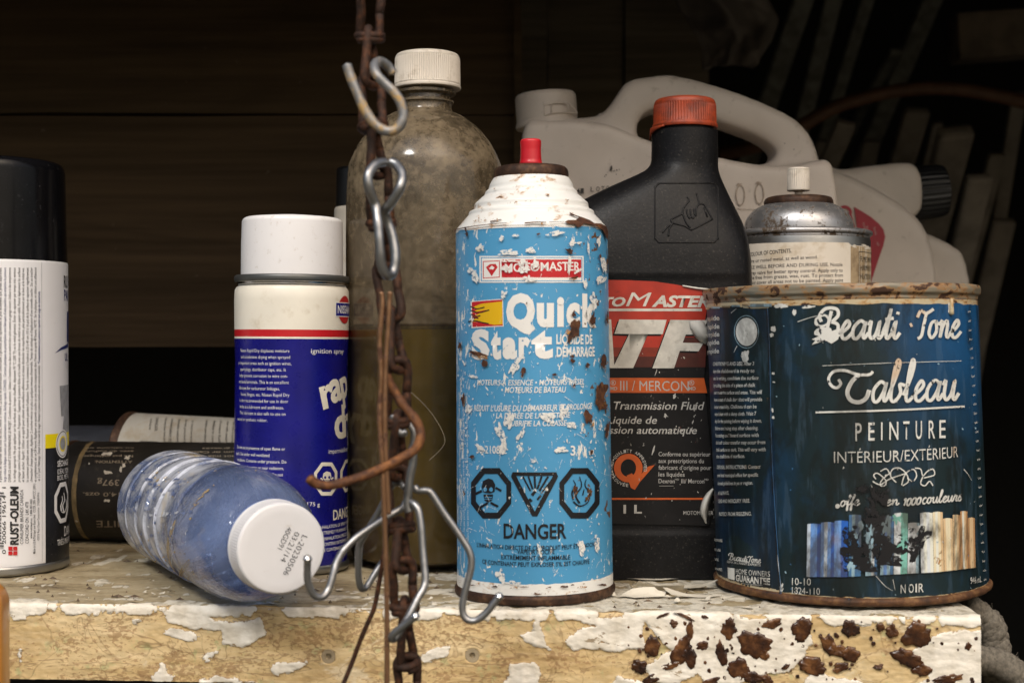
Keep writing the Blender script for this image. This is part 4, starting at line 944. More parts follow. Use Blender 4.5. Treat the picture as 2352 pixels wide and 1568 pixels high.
# ---------------------------------------------------------------- white and black can at the left edge
def left_can():
    d = .69; k = d/F
    root = thing('aerosol_can', 'white labelled aerosol can with a tall gloss black cap and upright printed text', 'spray can', (at(-5, d), d, 0), (0, radians(-.15), 0))
    R_ = .0329; zf = lambda y: ZC+(CY-y)/F*d
    bo = lathe('body', rnd([(R_*.99, .003), (R_, .006), (R_, zf(606)), (R_*.985, zf(600)), (R_*.93, zf(598))], .001), M_whitelabel, root, 128)
    lathe('bottom_rim', rnd([(.02, .0004), (R_*.99, .0003), (R_*1.015, .0012), (R_*1.015, .0042), (R_*.99, .0052), (R_*.97, .0052)], .0008), M_tin, root, 96)
    lathe('cap', rnd([(R_*.995, zf(603)), (R_*.985, zf(560)), (R_*.965, zf(392)), (R_*.92, zf(377)), (R_*.78, zf(371)), (R_*.70, zf(374)), (0, zf(374))], .004, 5), M_blackcap, root, 128)
    S = RoundSurf(root, [(R_, .003), (R_, .006), (R_, zf(606)), (R_*.99, zf(600))], R_); pr = Print(S)
    K, Nv, Rd, Ye, Bl, Wt, Gr, Lb = range(8)
    pr.view(0, 563.5, .24994)                                         # upper close-up of the label
    def up_text(t_, x, y0, y1, h, m, bold=0.0, A=0): pr.text(t_, (x, y0), (x, y1), None, m, bold=bold, up=(x-h, y0))
    L = [('large réduit la fatigue causée par la pulvérisation continue. Séchage rapide. CONSEIL : Certains plastiques de polyéthylène sont fabriqués d’une manière qui empêche la peinture', 56, Nv),
         ('D’EMPLOI AVANT D’ENTREPRENDRE LE PROJET. Conditions du peinture : Utiliser à l’extérieur ou dans un endroit bien aéré comme un garage ouvert. Utiliser à des températures', 100, K),
         ('le séchage approprié. Ne pas appliquer sur les surfaces qui, lorsque chauffées, dépassent 93 °C (200 °F) ou le métal galvanisé. Éviter de vaporiser par temps très venteux', 143, K),
         ('protéger contre l’embrun de vaporisation. Préparation : Supprimer la peinture lâche et la rouille avec une brosse de métal ou un papier-sablé. Poncer légèrement les surfaces', 185, K),
         ('et laisser sécher. Apprêt : Utiliser un apprêt pour obtenir une meilleure adhérence et mieux dissimuler les imperfections, plus particulièrement sur le bois et le métal nus.', 222, K),
         ('le contenant pendant une minute. Remuer souvent pendant l’utilisation. Tenir le contenant à l’endroit à 25 à 40 cm (10 à 16 po) de la surface et vaporiser régulièrement', 262, K),
         ('chevaucher chaque passage. Appliquer 2 couches minces ou plus à quelques minutes d’intervalle. Temps de séchage et d’application d’une nouvelle couche : Sec au toucher', 298, K),
         ('et complètement sec en 24 heures. Appliquer une seconde couche ou une couche transparente dans l’heure ou après 48 heures. NOTE : Sur le plastique, on obtient une adhérence', 334, K)]
    for s_, x, m in L: up_text(s_, x, 2170, 205, 24, m, .0)
    up_text('en 5 à 7 jours. Nettoyage : Essuyer la buse avant de ranger. Nettoyer la peinture humide avec des essences minérales.', 367, 2160, 1100, 24, K); up_text('*Comparativement aux peintures à vaporiser tout usage des concurrents.', 367, 1085, 420, 22, Nv, .012)
    for x, sx in ((14, 0), (-28, 3), (-70, 6)): up_text('Il permet de vaporiser dans tous les sens, même à l’envers. La buse de pulvérisation confortable à gâchette plus rapidement et plus facilement que jamais auparavant', x, 2170, 205, 24, K)
    # the panel to the right of the seam
    sv = .0003
    u_s = pr.uv(381, 700).x
    pr.stroke([(381, 155), (385, 1500), (386, 2900)], 3, Gr, False)
    pr.text('RU', (584, 385), None, 108, K, bold=.02, xs=.7); pr.text('PAI', (586, 505), None, 98, Nv, bold=.02, xs=.7)
    pr.poly([(500, 990), (560, 935), (622, 895), (622, 935), (560, 960)], Nv); pr.poly([(614, 610), (626, 600), (624, 895), (612, 880)], Nv); pr.text('UL', (594, 1060), None, 70, Nv, bold=.02, xs=.8); pr.text('E', (612, 1125), None, 40, Gr, xs=.8)
    pr.poly([(545, 1290), (626, 1275), (628, 1568), (560, 1568)], Gr)
    pr.view(0, 955.5, .24994)
    ua, ub = pr.uv(416, 700).x, R_*2.2
    za, zb = pr.uv(416, 296).y, pr.uv(416, 1350).y
    pr.add([(ua, zb), (ub, zb), (ub, za), (ua, za)], [(0, 1, 2, 3)], Bl)
    zy = pr.uv(416, 168).y; pr.add([(ua, za), (ub, za), (ub, zy), (ua, zy)], [(0, 1, 2, 3)], Ye)
    zg = pr.uv(500, 0).y; pr.add([(pr.uv(570, 60).x, zy), (ub, zy), (ub, zg), (pr.uv(585, 60).x, zg)], [(0, 1, 2, 3)], Gr)
    c = pr.uv(575, 252); ez = abs(pr.uv(575, 122).y-c.y)
    for q, m in ((1.0, Wt), (.9, K), (.84, Wt), (.56, Ye), (.44, Gr)): pr.add([(c.x+ez*.96*q*cos(2*pi*i/36), c.y+ez*q*sin(2*pi*i/36)) for i in range(36)], [tuple(range(36))], m)
    pr.text('SÉCHAGE', (525, 463), None, 52, Wt, bold=.02, xs=.75); pr.text('IDÉAL POUR', (525, 533), None, 46, Wt, xs=.75); pr.text('BOIS, MÉTAL', (525, 590), None, 46, Wt, xs=.75)
    c = pr.uv(577, 790); ez = abs(pr.uv(577, 605).y-c.y); ex = (c.x-pr.uv(498, 790).x)*1.02
    O8 = ((-.42, -1), (.42, -1), (1, -.42), (1, .42), (.42, 1), (-.42, 1), (-1, .42), (-1, -.42))
    o8 = [Vector((c.x+a*ex, c.y+b_*ez, 0)) for a, b_ in O8]; i8 = [Vector((c.x+a*ex*.74, c.y+b_*ez*.78, 0)) for a, b_ in O8]
    pr.add([p.xy for p in o8+i8], tessellate_polygon([o8, i8]), Wt)
    for q, w in (([(560, 870), (556, 820), (570, 770), (566, 730)], 12), ([(585, 880), (572, 820), (590, 770), (582, 700)], 12), ([(600, 860), (608, 810), (600, 760)], 9), ([(562, 875), (585, 885), (605, 850)], 10)): pr.stroke(q, w, Wt, w1=4)
    pr.text('DANGER', (586, 1100), None, 90, Wt, xs=.7); pr.text('TRÈS INFLAMMABLE', (522, 1190), None, 55, Wt, xs=.7)
    up_text('0  20066 19614  1', 53, 1262, 650, 34, K, 0)
    for i in range(34):                                                # bar code at the very edge
        y = 1215-i*15.4
        pr.poly([(-190, y), (12 if 3 < i < 31 else 34, y), (12 if 3 < i < 31 else 34, y-[4, 8, 5, 10][(i*7) % 4]), (-190, y-[4, 8, 5, 10][(i*7) % 4])], K)
    up_text('RUST-OLEUM', 166, 1178, 645, 72, K, .035)
    for a, c_ in ((76, 1195), (120, 1195), (76, 1238), (120, 1238)): pr.rect(a, c_, a+38, c_+36, Rd)
    up_text('CONSUMER BRANDS CANADA', 212, 1170, 672, 30, K); up_text('CONCORD ON  L4K 4T8', 260, 1166, 786, 30, K); up_text('www.rustoleum.ca   1-800-387-3625', 292, 1120, 760, 20, K, .012)
    up_text('Made in U.S.A./Fabriqué aux États-Unis   CCCR, 2001 RPCCC (2001)', 322, 1260, 618, 22, K, .004); up_text('©2016 Rust-Oleum Corporation   316268 0916', 358, 1138, 700, 20, K)
    pr.into(bo, [M_inkblack, M_inknavy, M_inkred, M_inkyel, M_blacklabel, M_inkwhite, M_inkgrey, M_whitelabel])
left_can()
def ribs(n, amp, z0, z1):
    """fine grip ribs between two heights"""
    def f(t, r, z): return r-(amp*(.5+.5*cos(t*n)) if z0 < z < z1 else 0)
    return f
# ---------------------------------------------------------------- big dusty bottle
def big_bottle():
    d = .71; k = d/F
    root = thing('plastic_bottle', 'large dusty clear plastic bottle half full of brown oil with a yellowed white screw cap', 'bottle', (at(976.5, d), d, 0))
    zf = lambda y: ZC+(CY-y)/F*d
    base = [(0, .006), (.014, .004), (.022, .0008), (.029, .0008), (166*k, .004), (176*k, .012), (179.5*k, .03)]
    up = [(180*k, zf(1000)), (180.5*k, zf(700)), (180.5*k, zf(500)), (179.5*k, zf(440)), (176.5*k, zf(393)), (171*k, zf(370)), (154*k, zf(335)), (138*k, zf(313)), (121*k, zf(294)), (100*k, zf(277)), (84*k, zf(267)), (70*k, zf(261)), (63*k, zf(256)), (60*k, zf(248)), (61*k, zf(240)), (66*k, zf(238)), (66*k, zf(234)), (58*k, zf(231)), (57*k, zf(222)), (70*k, zf(218)), (70*k, zf(212)), (58*k, zf(208)), (58*k, zf(200))]
    pf = base+[tuple(p) for p in catmull([(r, z, 0) for r, z in up[:11]], 4)][:0]
    cm = catmull([(r, z, 0) for r, z in up[:12]], 4)
    pf = base+[(p.x, p.y) for p in cm]+up[12:]
    lathe('bottle', pf, M_bigpet, root, 128, rmod=lambda t, r, z: r*(1+.006*nz(t*1.5, z*22, 2.0)))
    zl = zf(757)
    lq = [(0, .0065), (.014, .0046), (.022, .0016), (.0285, .0016), (164*k, .0048), (174*k, .0124), (177.5*k, .03), (178*k, zf(1000)), (178*k, zl-.0006), (178.6*k, zl), (0, zl)]
    lathe('oil', lq, M_liquid, root, 96, rmod=lambda t, r, z: r*(1+.006*nz(t*1.5, z*22, 2.0)))
    lathe('residue_ring', [(178.9*k, zl-.0001), (179.1*k, zl+.0008), (178.8*k, zl+.0014)], plain('oily_residue', (.30, .235, .07), .5, var=.4, scale=300), root, 128, rmod=lambda t, r, z: r*(1+.006*nz(t*1.5, z*22, 2.0)))
    c = lathe('cap', rnd([(58*k, zf(206)), (76.5*k, zf(206)), (77*k, zf(201)), (75*k, zf(198)), (75.6*k, zf(195))], .0004)+rnd([(75.6*k, zf(194)), (74.8*k, zf(136)), (71*k, zf(127)), (60*k, zf(124)), (0, zf(124))], .002), M_pcap, root, 360, rmod=ribs(90, .00035, zf(195), zf(134)))
    c.location.x = .0012
big_bottle()

# ---------------------------------------------------------------- black motor fluid bottle
def oil_bottle():
    d = .68; k = d/F
    cxp = 1478.0
    root = thing('oil_bottle', 'black plastic fluid bottle with an orange screw cap and a peeling red and black label', 'bottle', (at(cxp, d), d, 0))
    zf = lambda y: ZC+(CY-y)/F*d
    R = [(303, 1648), (330, 1648.5), (385, 1649), (398, 1651), (412, 1656), (440, 1668), (480, 1686), (520, 1704), (555, 1713), (600, 1718), (660, 1720), (800, 1720), (1240, 1720), (1310, 1717), (1330, 1708)]
    L = [(303, 1497), (330, 1497), (372, 1496), (384, 1491), (396, 1476), (410, 1445), (428, 1404), (448, 1362), (475, 1312), (505, 1272), (540, 1250), (600, 1240), (700, 1237), (1240, 1236), (1310, 1239), (1330, 1250)]
    H = [(303, 75*k), (385, 75*k), (405, .0165), (440, .0190), (500, .0226), (570, .0255), (640, .0268), (1250, .027), (1315, .0262), (1330, .024)]
    ys = [303, 308, 316, 330, 350, 368, 378, 386, 394, 402, 412, 424, 438, 454, 472, 492, 514, 538, 556, 575, 600, 630, 637, 642, 655, 690, 760, 850, 950, 1050, 1150, 1195, 1203, 1208, 1216, 1260, 1300, 1315, 1322, 1329, 1333]
    n = 96; V, Fc = [], []
    x0 = at(cxp, d)
    for y in ys:
        xl, xr, h = at(interp(L, y), d)-x0, at(interp(R, y), d)-x0, interp(H, y)
        if y >= 1329: h *= (.94 if y < 1332 else .86); q_ = .985 if y < 1332 else .95; m_ = (xl+xr)/2; xl, xr = m_+(xl-m_)*q_, m_+(xr-m_)*q_
        if 642 <= y <= 1203: h -= .0005
        c, w = (xl+xr)/2, (xr-xl)/2; e = lerp(2.0, 4.2, sstep(380, 620, y))
        for j in range(n):
            a = 2*pi*j/n; ca, sa = sin(a), -cos(a)
            px = w*abs(ca)**(2/e)*(1 if ca >= 0 else -1); py = h*abs(sa)**(2/e)*(1 if sa >= 0 else -1)
            V.append((c+px, py, max(zf(y), .0005)))
    for i in range(len(ys)-1):
        for j in range(n):
            a, b = i*n+j, i*n+(j+1) % n; Fc.append((a, a+n, b+n, b))
    Fc += [tuple(j for j in range(n)), tuple((len(ys)-1)*n+j for j in reversed(range(n)))]
    body = sharp(mesh_obj('body', V, Fc, M_blackbottle, root), 40)
    # neck ring, torn tamper band and cap
    cn = at(1573, d)-x0
    def sub(name, prof, m, segs=96, rm=None):
        o = lathe(name, prof, m, root, segs, rmod=rm); o.location = (cn, 0, 0); return o
    sub('neck', [(74*k, zf(305)), (66*k, zf(303)), (66*k, zf(296)), (70*k, zf(294)), (70*k, zf(290)), (64*k, zf(288)), (64*k, zf(240))], M_blackbottle)
    def cap_r(t, r, z): return r-(.0004*(.5+.5*cos(t*72)) if zf(284) < z < zf(244) else 0)
    sub('cap', rnd([(60*k, zf(295)), (72*k, zf(297)), (74.5*k, zf(296)), (75.5*k, zf(290)), (73*k, zf(286))], .0005)+rnd([(72.4*k, zf(285)), (71.5*k, zf(244)), (68*k, zf(232)), (58*k, zf(228)), (0, zf(227))], .0024), M_orange, 288, cap_r)
    # torn band tab hanging at the left of the cap
    TV, TF = [], []
    for i in range(13):
        a = lerp(-1.62, -.75, i/12); r = 77*k; hgt = lerp(zf(322), zf(299), (i/12)**.6)
        for (rr, z) in ((r, zf(296)), (r+.0003, hgt)): TV.append((cn+rr*sin(a), -rr*cos(a), z))
    for i in range(12): TF.append((2*i, 2*i+2, 2*i+3, 2*i+1))
    tb = mesh_obj('tamper_band', TV, TF, M_orange, root); md = tb.modifiers.new('t', 'SOLIDIFY'); md.thickness = .0006
    # embossed pouring-hand emblem on the shoulder
    Mw = Matrix.Translation(root.location); bvh = BVHTree.FromPolygons([Mw @ Vector(v) for v in V], Fc); eye = Vector((0, 0, ZC)); inv = Mw.inverted()
    def onb(x, y, lift):
        h, nn, _, _ = bvh.ray_cast(eye, (P(x, y, 1)-eye).normalized())
        if h is None: h, nn, _, _ = bvh.find_nearest(P(x, y, .66))
        if nn.y > 0: nn = -nn
        return inv @ (h+nn*lift)
    EV, EF = [], []
    def ridge(pts, w, closed=False, tr=(1163.7, 122.5, .3515)):
        p = catmull([(tr[0]+x*tr[2], tr[1]+y*tr[2], 0) for x, y in pts], 5, closed) if len(pts) > 2 else [Vector((tr[0]+x*tr[2], tr[1]+y*tr[2], 0)) for x, y in pts]
        if closed: p.append(p[0])
        tube_geo([onb(q.x, q.y, w*.05) for q in p], w, 8, EV, EF)
    rs = []
    for (cx_, cy_, a0) in ((1330, 895, -90), (1330, 1190, 0), (1010, 1190, 90), (1010, 895, 180)):
        for j in range(7):
            a = radians(a0+j*15); rs.append((cx_+(46)*cos(a), cy_+46*sin(a)))
    ridge([(x+5, y) for x, y in rs], .00040, True)
    for L_ in ([(1180, 940), (1192, 962), (1172, 990), (1155, 1015), (1150, 1045), (1160, 1075)], [(1240, 915), (1250, 950), (1256, 985), (1240, 1010), (1236, 1055)],
               [(1075, 1085), (1100, 1072), (1155, 1045)], [(1075, 1085), (1085, 1108), (1160, 1128), (1200, 1150), (1220, 1148), (1345, 1085)], [(1345, 1085), (1320, 1040), (1290, 990), (1258, 985)], [(1290, 1010), (1312, 1070)],
               [(1175, 1020), (1182, 1055), (1195, 1078), (1205, 1065)], [(1200, 1020), (1205, 1060), (1220, 1078), (1228, 1062)], [(1222, 1018), (1228, 1050), (1240, 1064)], [(1160, 1075), (1175, 1110), (1200, 1140)],
               [(1075, 1085), (1082, 1110), (1050, 1135), (1018, 1172)], [(1085, 1112), (1062, 1150), (1058, 1195)]): ridge(L_, .00042)
    mesh_obj('embossed_emblem', EV, EF, M_blackbottle, root)
    # the paper label, bowed slightly round the front, its corners lifting
    yl = d-.0272
    def bow(x, z):
        q = (x-x0)/.0505; b = .0012*abs(q)**6
        c1 = max(0, (x-at(1622, .652))/.010)*max(0, (z-(ZC+(CY-672)/F*.652))/.006); c2 = 0
        return b-.0022*clamp(c1, 0, 2)
    S = FlatSurf(root, yl, bow); pr = Print(S, step=.003)
    Rd, R2, R3, Bk, Wt, Gy, Or, Pb = range(8)
    pr.view(1347.5, 612.5, .46856)
    top = [(-140, 66), (0, 64), (105, 65), (200, 66), (330, 72), (440, 88), (540, 108), (663, 118), (664, 150), (640, 156), (600, 162)]
    pr.poly(top+[(575, 560), (600, 800), (620, 1080), (600, 1262), (585, 1268), (470, 1264), (300, 1262), (120, 1258), (-140, 1255)], Bk)
    pr.lift = .00004
    pr.poly(top+[(590, 205), (-140, 205)], Rd); pr.poly([(-140, 205), (590, 205), (580, 262), (-140, 262)], Rd)
    for (a, b, m) in ((262, 330, Rd), (330, 395, Rd), (395, 440, R2), (440, 492, R3)): pr.poly([(-140, a), (583, a), (582, b), (-140, b)], m)
    pr.lift = .00008
    pr.poly([(455, 345), (585, 345), (585, 440), (440, 440)], R3); pr.lift = .0001
    pr.rect(-140, 205, 565, 218, Wt)
    def ital(t_, A, B, h, m, b=.04, sh=.28): pr.text(t_, A, B, h, m, bold=b, shear=sh)
    ital('OTO', (10, 192), (190, 193), 42, Wt); ital('M', (192, 193), (318, 194), 68, Wt, 0); ital('ASTER', (318, 194), (602, 197), 52, Wt)
    # the three big letters with their drop shadow
    def big(dx, dy, m):
        Q = lambda L_: pr.poly([(x+dx, y+dy) for x, y in L_], m)
        Q([(160, 258), (392, 260), (372, 330), (300, 330), (228, 496), (128, 496), (208, 330), (136, 328)])
        Q([(410, 260), (592, 262), (566, 332), (486, 332), (470, 372), (572, 374), (548, 414), (456, 412), (428, 497), (322, 497)])
        Q([(-20, 496), (60, 258), (120, 258), (136, 496), (90, 496), (84, 440), (40, 440), (24, 496)])
    big(-9, 9, Bk); pr.lift = .00013; big(0, 0, Wt); pr.lift = .0001
    pr.poly([(-140, 543), (575, 545), (590, 618), (-140, 616)], Or)
    pr.text('III / MERCON', (164, 606), (500, 608), 48, Gy)
    for x in (130, 514):
        pr.ring([(x+13*cos(i*pi/10), 568+13*sin(i*pi/10)) for i in range(20)], [(x+10.5*cos(i*pi/10), 568+10.5*sin(i*pi/10)) for i in range(20)], Gy); pr.text('R', (x-5, 575), (x+6, 575), 14, Gy, bold=.02); pr.text('MD', (x-14, 604), (x+20, 604), 16, Gy, bold=.02)
    ital('Transmission Fluid', (132, 698), (577, 700), 38, Gy, .008, .22); ital('Liquide de', (100, 768), (344, 768), 36, Gy, .008, .22); ital('transmission automatique', (-68, 816), (540, 818), 36, Gy, .008, .22)
    for i, (s_, x) in enumerate((('Conforme ou supérieur', 606), ('aux prescriptions du', 574), ('fabricant d’origine pour', 610), ('les liquides', 480), ('Dexron    III/ Mercon', 576))): pr.text(s_, (352, 927+i*33), (x, 928+i*33), 21, Gy, bold=.006)
    pr.text('MD', (432, 1046), (452, 1046), 9, Gy); pr.text('MD', (577, 1046), (597, 1046), 9, Gy); pr.stroke([(355, 1073), (425, 1073)], 1.6, Gy, False)
    c_ = (214, 990)
    ring = lambda r, q=1.18, n_=40: [(204+r*cos(2*pi*i/n_), 985+r*q*sin(2*pi*i/n_)) for i in range(n_)]
    pr.ring(ring(70, 1.0), ring(38, 1.15), Or); pr.poly([(196, 1022), (222, 1010), (240, 1044), (300, 978), (334, 970), (262, 1052), (236, 1092), (216, 1082)], Or)
    def arc(txt, r, a0, a1, h, flip=False):
        for i, ch_ in enumerate(txt):
            if ch_ == ' ': continue
            a = radians(lerp(a0, a1, i/(len(txt)-1))); ux, uy = sin(a), -cos(a)
            tx, ty = (cos(a), sin(a)) if not flip else (-cos(a), -sin(a)); sg = 1 if not flip else -1
            x, y = 204+r*ux, 985+r*uy; w = 6
            pr.text(ch_, (x-tx*w, y-ty*w), (x+tx*w, y+ty*w), None, Gy, bold=.02, up=(x-tx*w+ux*h*sg, y-ty*w+uy*h*sg))
    arc('MD•QUALITY APPROVED', 76, -82, 98, 15); arc('APPROUVÉE', 92, 268, 184, 15, True)
    pr.rect(-140, 1131, 590, 1140, Or)
    pr.text('1 L', (180, 1206), (270, 1206), 40, Gy, bold=.03); pr.text('MOTOMASTER', (474, 1214), (620, 1214), 19, Gy)
    pr.lift = .00016
    rng = random.Random(8)
    for i in range(70): pr.blob(rng.uniform(110, 580), rng.choice((rng.uniform(620, 880), rng.uniform(1000, 1250), rng.uniform(300, 520))), rng.uniform(.8, 3), rng.uniform(1, 6), rng.choice((Gy, Wt, Gy, R3)), rng.uniform(-.8, .8), i, 10, .7)
    for x, y, a, b in ((430, 632, 7, 12), (530, 690, 3, 16), (528, 730, 5, 10), (512, 800, 5, 18), (462, 805, 7, 7), (386, 730, 9, 10), (325, 905, 4, 18), (520, 760, 3, 12), (338, 520, 4, 14)): pr.blob(x, y, a, b, Gy, .3, x, 14, .8)
    lab = pr.build('label', [M_lbl_red, M_lbl_red2, M_lbl_red3, M_lbl_black, M_lbl_white, M_lbl_grey, M_lbl_orange, M_paperback], root)
    # curled paper edges showing their white backs
    def curl(name, pts, bulge, m):
        cv, cf = [], []; L0, L1 = pts; n_ = 12
        a_, b_ = catmull([(x, y, 0) for x, y in L0], 6), catmull([(x, y, 0) for x, y in L1], 6); kx = min(len(a_), len(b_))
        for i in range(kx):
            for j in range(7):
                t = j/6; x, y = lerp(a_[i].x, b_[i].x, t), lerp(a_[i].y, b_[i].y, t)
                p = P(1347.5+x*.46856, 612.5+y*.46856, yl-.0006-bulge*sin(pi*t)*sin(pi*clamp(i/(kx-1), .04, .96))); cv.append(inv @ p)
        for i in range(kx-1):
            for j in range(6): a = i*7+j; cf.append((a, a+1, a+8, a+7))
        o = mesh_obj(name, cv, cf, m, lab); md = o.modifiers.new('t', 'SOLIDIFY'); md.thickness = .0002; return o
    curl('curled_corner', ([(505, 268), (508, 300), (530, 340), (560, 368), (582, 378)], [(555, 262), (575, 275), (590, 300), (600, 330), (602, 350)]), .004, M_paperback)
    curl('curled_corner', ([(618, 1085), (585, 1115), (562, 1160), (558, 1205), (584, 1256)], [(622, 1090), (612, 1125), (600, 1170), (592, 1215), (588, 1258)]), .004, M_paperback)
    curl('curled_corner', ([(470, 95), (530, 107), (600, 115), (662, 120)], [(470, 91), (530, 101), (600, 109), (655, 117)]), .0006, M_paperback)
oil_bottle()

# ---------------------------------------------------------------- tin-topped can behind the paint can
def silver_can():
    d = .737; k = d/F
    root = thing('aerosol_can', 'old aerosol can with a rust speckled bare tin dome and a torn stained paper label', 'spray can', (at(1834, d), d, 0))
    zf = lambda y: ZC+(CY-y)/F*d
    bo = lathe('body', [(160*k, .001), (161*k, .004), (161*k, zf(560)), (160*k, zf(552))], M_tin, root, 128)
    lathe('shoulder_rim', rnd([(158*k, zf(556)), (160*k, zf(549)), (159*k, zf(546)), (164*k, zf(545)), (166*k, zf(541)), (165*k, zf(535)), (155*k, zf(532)), (120*k, zf(531))], .0007), M_dome, root, 128)
    dm = [(124*k, zf(532)), (124*k, zf(526)), (122*k, zf(512)), (115*k, zf(497)), (104*k, zf(485)), (92*k, zf(477)), (82*k, zf(472)), (72*k, zf(470)), (60*k, zf(470))]
    lathe('dome', [(p.x, p.y) for p in catmull([(r, z, 0) for r, z in dm], 4)], M_dome, root, 128)
    lathe('valve_cup', rnd([(66*k, zf(473)), (76*k, zf(474)), (78.5*k, zf(470)), (78.5*k, zf(462)), (74*k, zf(455)), (64*k, zf(452)), (50*k, zf(452)), (30*k, zf(454)), (0, zf(454))], .001), M_rim, root, 96)
    lathe('stem', [(9*k, zf(454)), (9*k, zf(436)), (0, zf(436))], M_pcap, root, 24)
    nb = lathe('spray_button', rnd([(14*k, zf(437)), (25*k, zf(439)), (26*k, zf(436)), (25*k, zf(390)), (23*k, zf(386)), (0, zf(386))], .0006), M_pcap, root, 288, rmod=ribs(30, .0004, zf(434), zf(391)))
    for nm in ('stem', 'spray_button'): pass
    S = RoundSurf(root, [(161*k, .001), (161*k, zf(560)), (160*k, zf(552))], 161*k); pr = Print(S, off=.0002)
    Pp, K, Tn, Bl = range(4)
    pr.view(1653.7, 306.2, .2604)
    R_ = S.r0; ul, ur = -R_*1.9, pr.uv(1322, 1000).x+R_*.25
    zt = pr.uv(700, 960).y
    us = [lerp(ul, ur, i/60) for i in range(61)]
    ub = pr.uv(1150, 990).x
    lo = [(u, .006) for u in us]; hi = [(u, zt+(0 if u < ub else -.0011-.0006*nz(u*600, 3.0))) for u in us]
    pr.add(lo+hi, [(i, i+1, 62+i, 61+i) for i in range(60)], Pp, cut=False)
    us2 = [lerp(ub, ur, i/20) for i in range(21)]
    pr.add([(u+.0007*nz(u*900, 1), .008) for u in us2]+[(u, zt-.0011-.0006*nz(u*600, 3.0)-.0003) for u in us2], [(i, i+1, 22+i, 21+i) for i in range(20)], Tn, cut=False)
    zb0 = zf(560); pr.lift = .00005
    pr.text('COLOUR OF CONTENTS.', (258, 1087), (630, 1052), 34, K, bold=.012)
    for i, (s_, x0, y0, x1, y1) in enumerate((('Bare or rusted metal, as well as wood.', 250, 1145, 860, 1105), ('SHAKE WELL BEFORE AND DURING USE. Nozzle', 215, 1203, 1078, 1172), ('spray valve for better spray control. Apply only to', 250, 1250, 1080, 1222), ('surface free from grease, wax, rust. To protect from', 215, 1294, 1082, 1266), ('mask or cover all areas not to be painted. Apply paint', 215, 1337, 1084, 1310), ('For exterior exposures, two coats are recommended.', 225, 1380, 1082, 1354), ('overnight before applying a second coat. Do not', 215, 1420, 1084, 1396), ('apply near open flame or hot surfaces. Keep can', 215, 1462, 1084, 1438))):
        pr.text(s_, (x0, y0), (x1, y1), 30, K, bold=.006, cut=True)
    a = pr.uv(1222, 1040); bq = pr.uv(1230, 1400); 
    pr.add([(a.x, a.y), (ur, a.y), (ur, a.y-.0003), (a.x, a.y-.0003)], [(0, 1, 2, 3)], K); pr.add([(a.x, a.y), (a.x+.0003, a.y), (a.x+.0003, bq.y), (a.x, bq.y)], [(0, 1, 2, 3)], K)
    for i, s_ in enumerate(('FUMES MAY BE', 'HARMFUL IF', 'HEATED OR', 'Smoking')): pr.text(s_, (1236, 1130+i*76), None, 46, K, xs=.7)
    pr.lift = .00004
    for x, y, r1, r2 in ((1180, 1000, 22, 12), (1290, 1010, 22, 14), (1270, 990, 30, 8)): pr.blob(x, y, r1, r2, Pp, .2, x, 18, .8)
    pr.build('label', [M_oldpaper, M_inkblack, M_tornpaper, M_lbl_black], root)
silver_can()

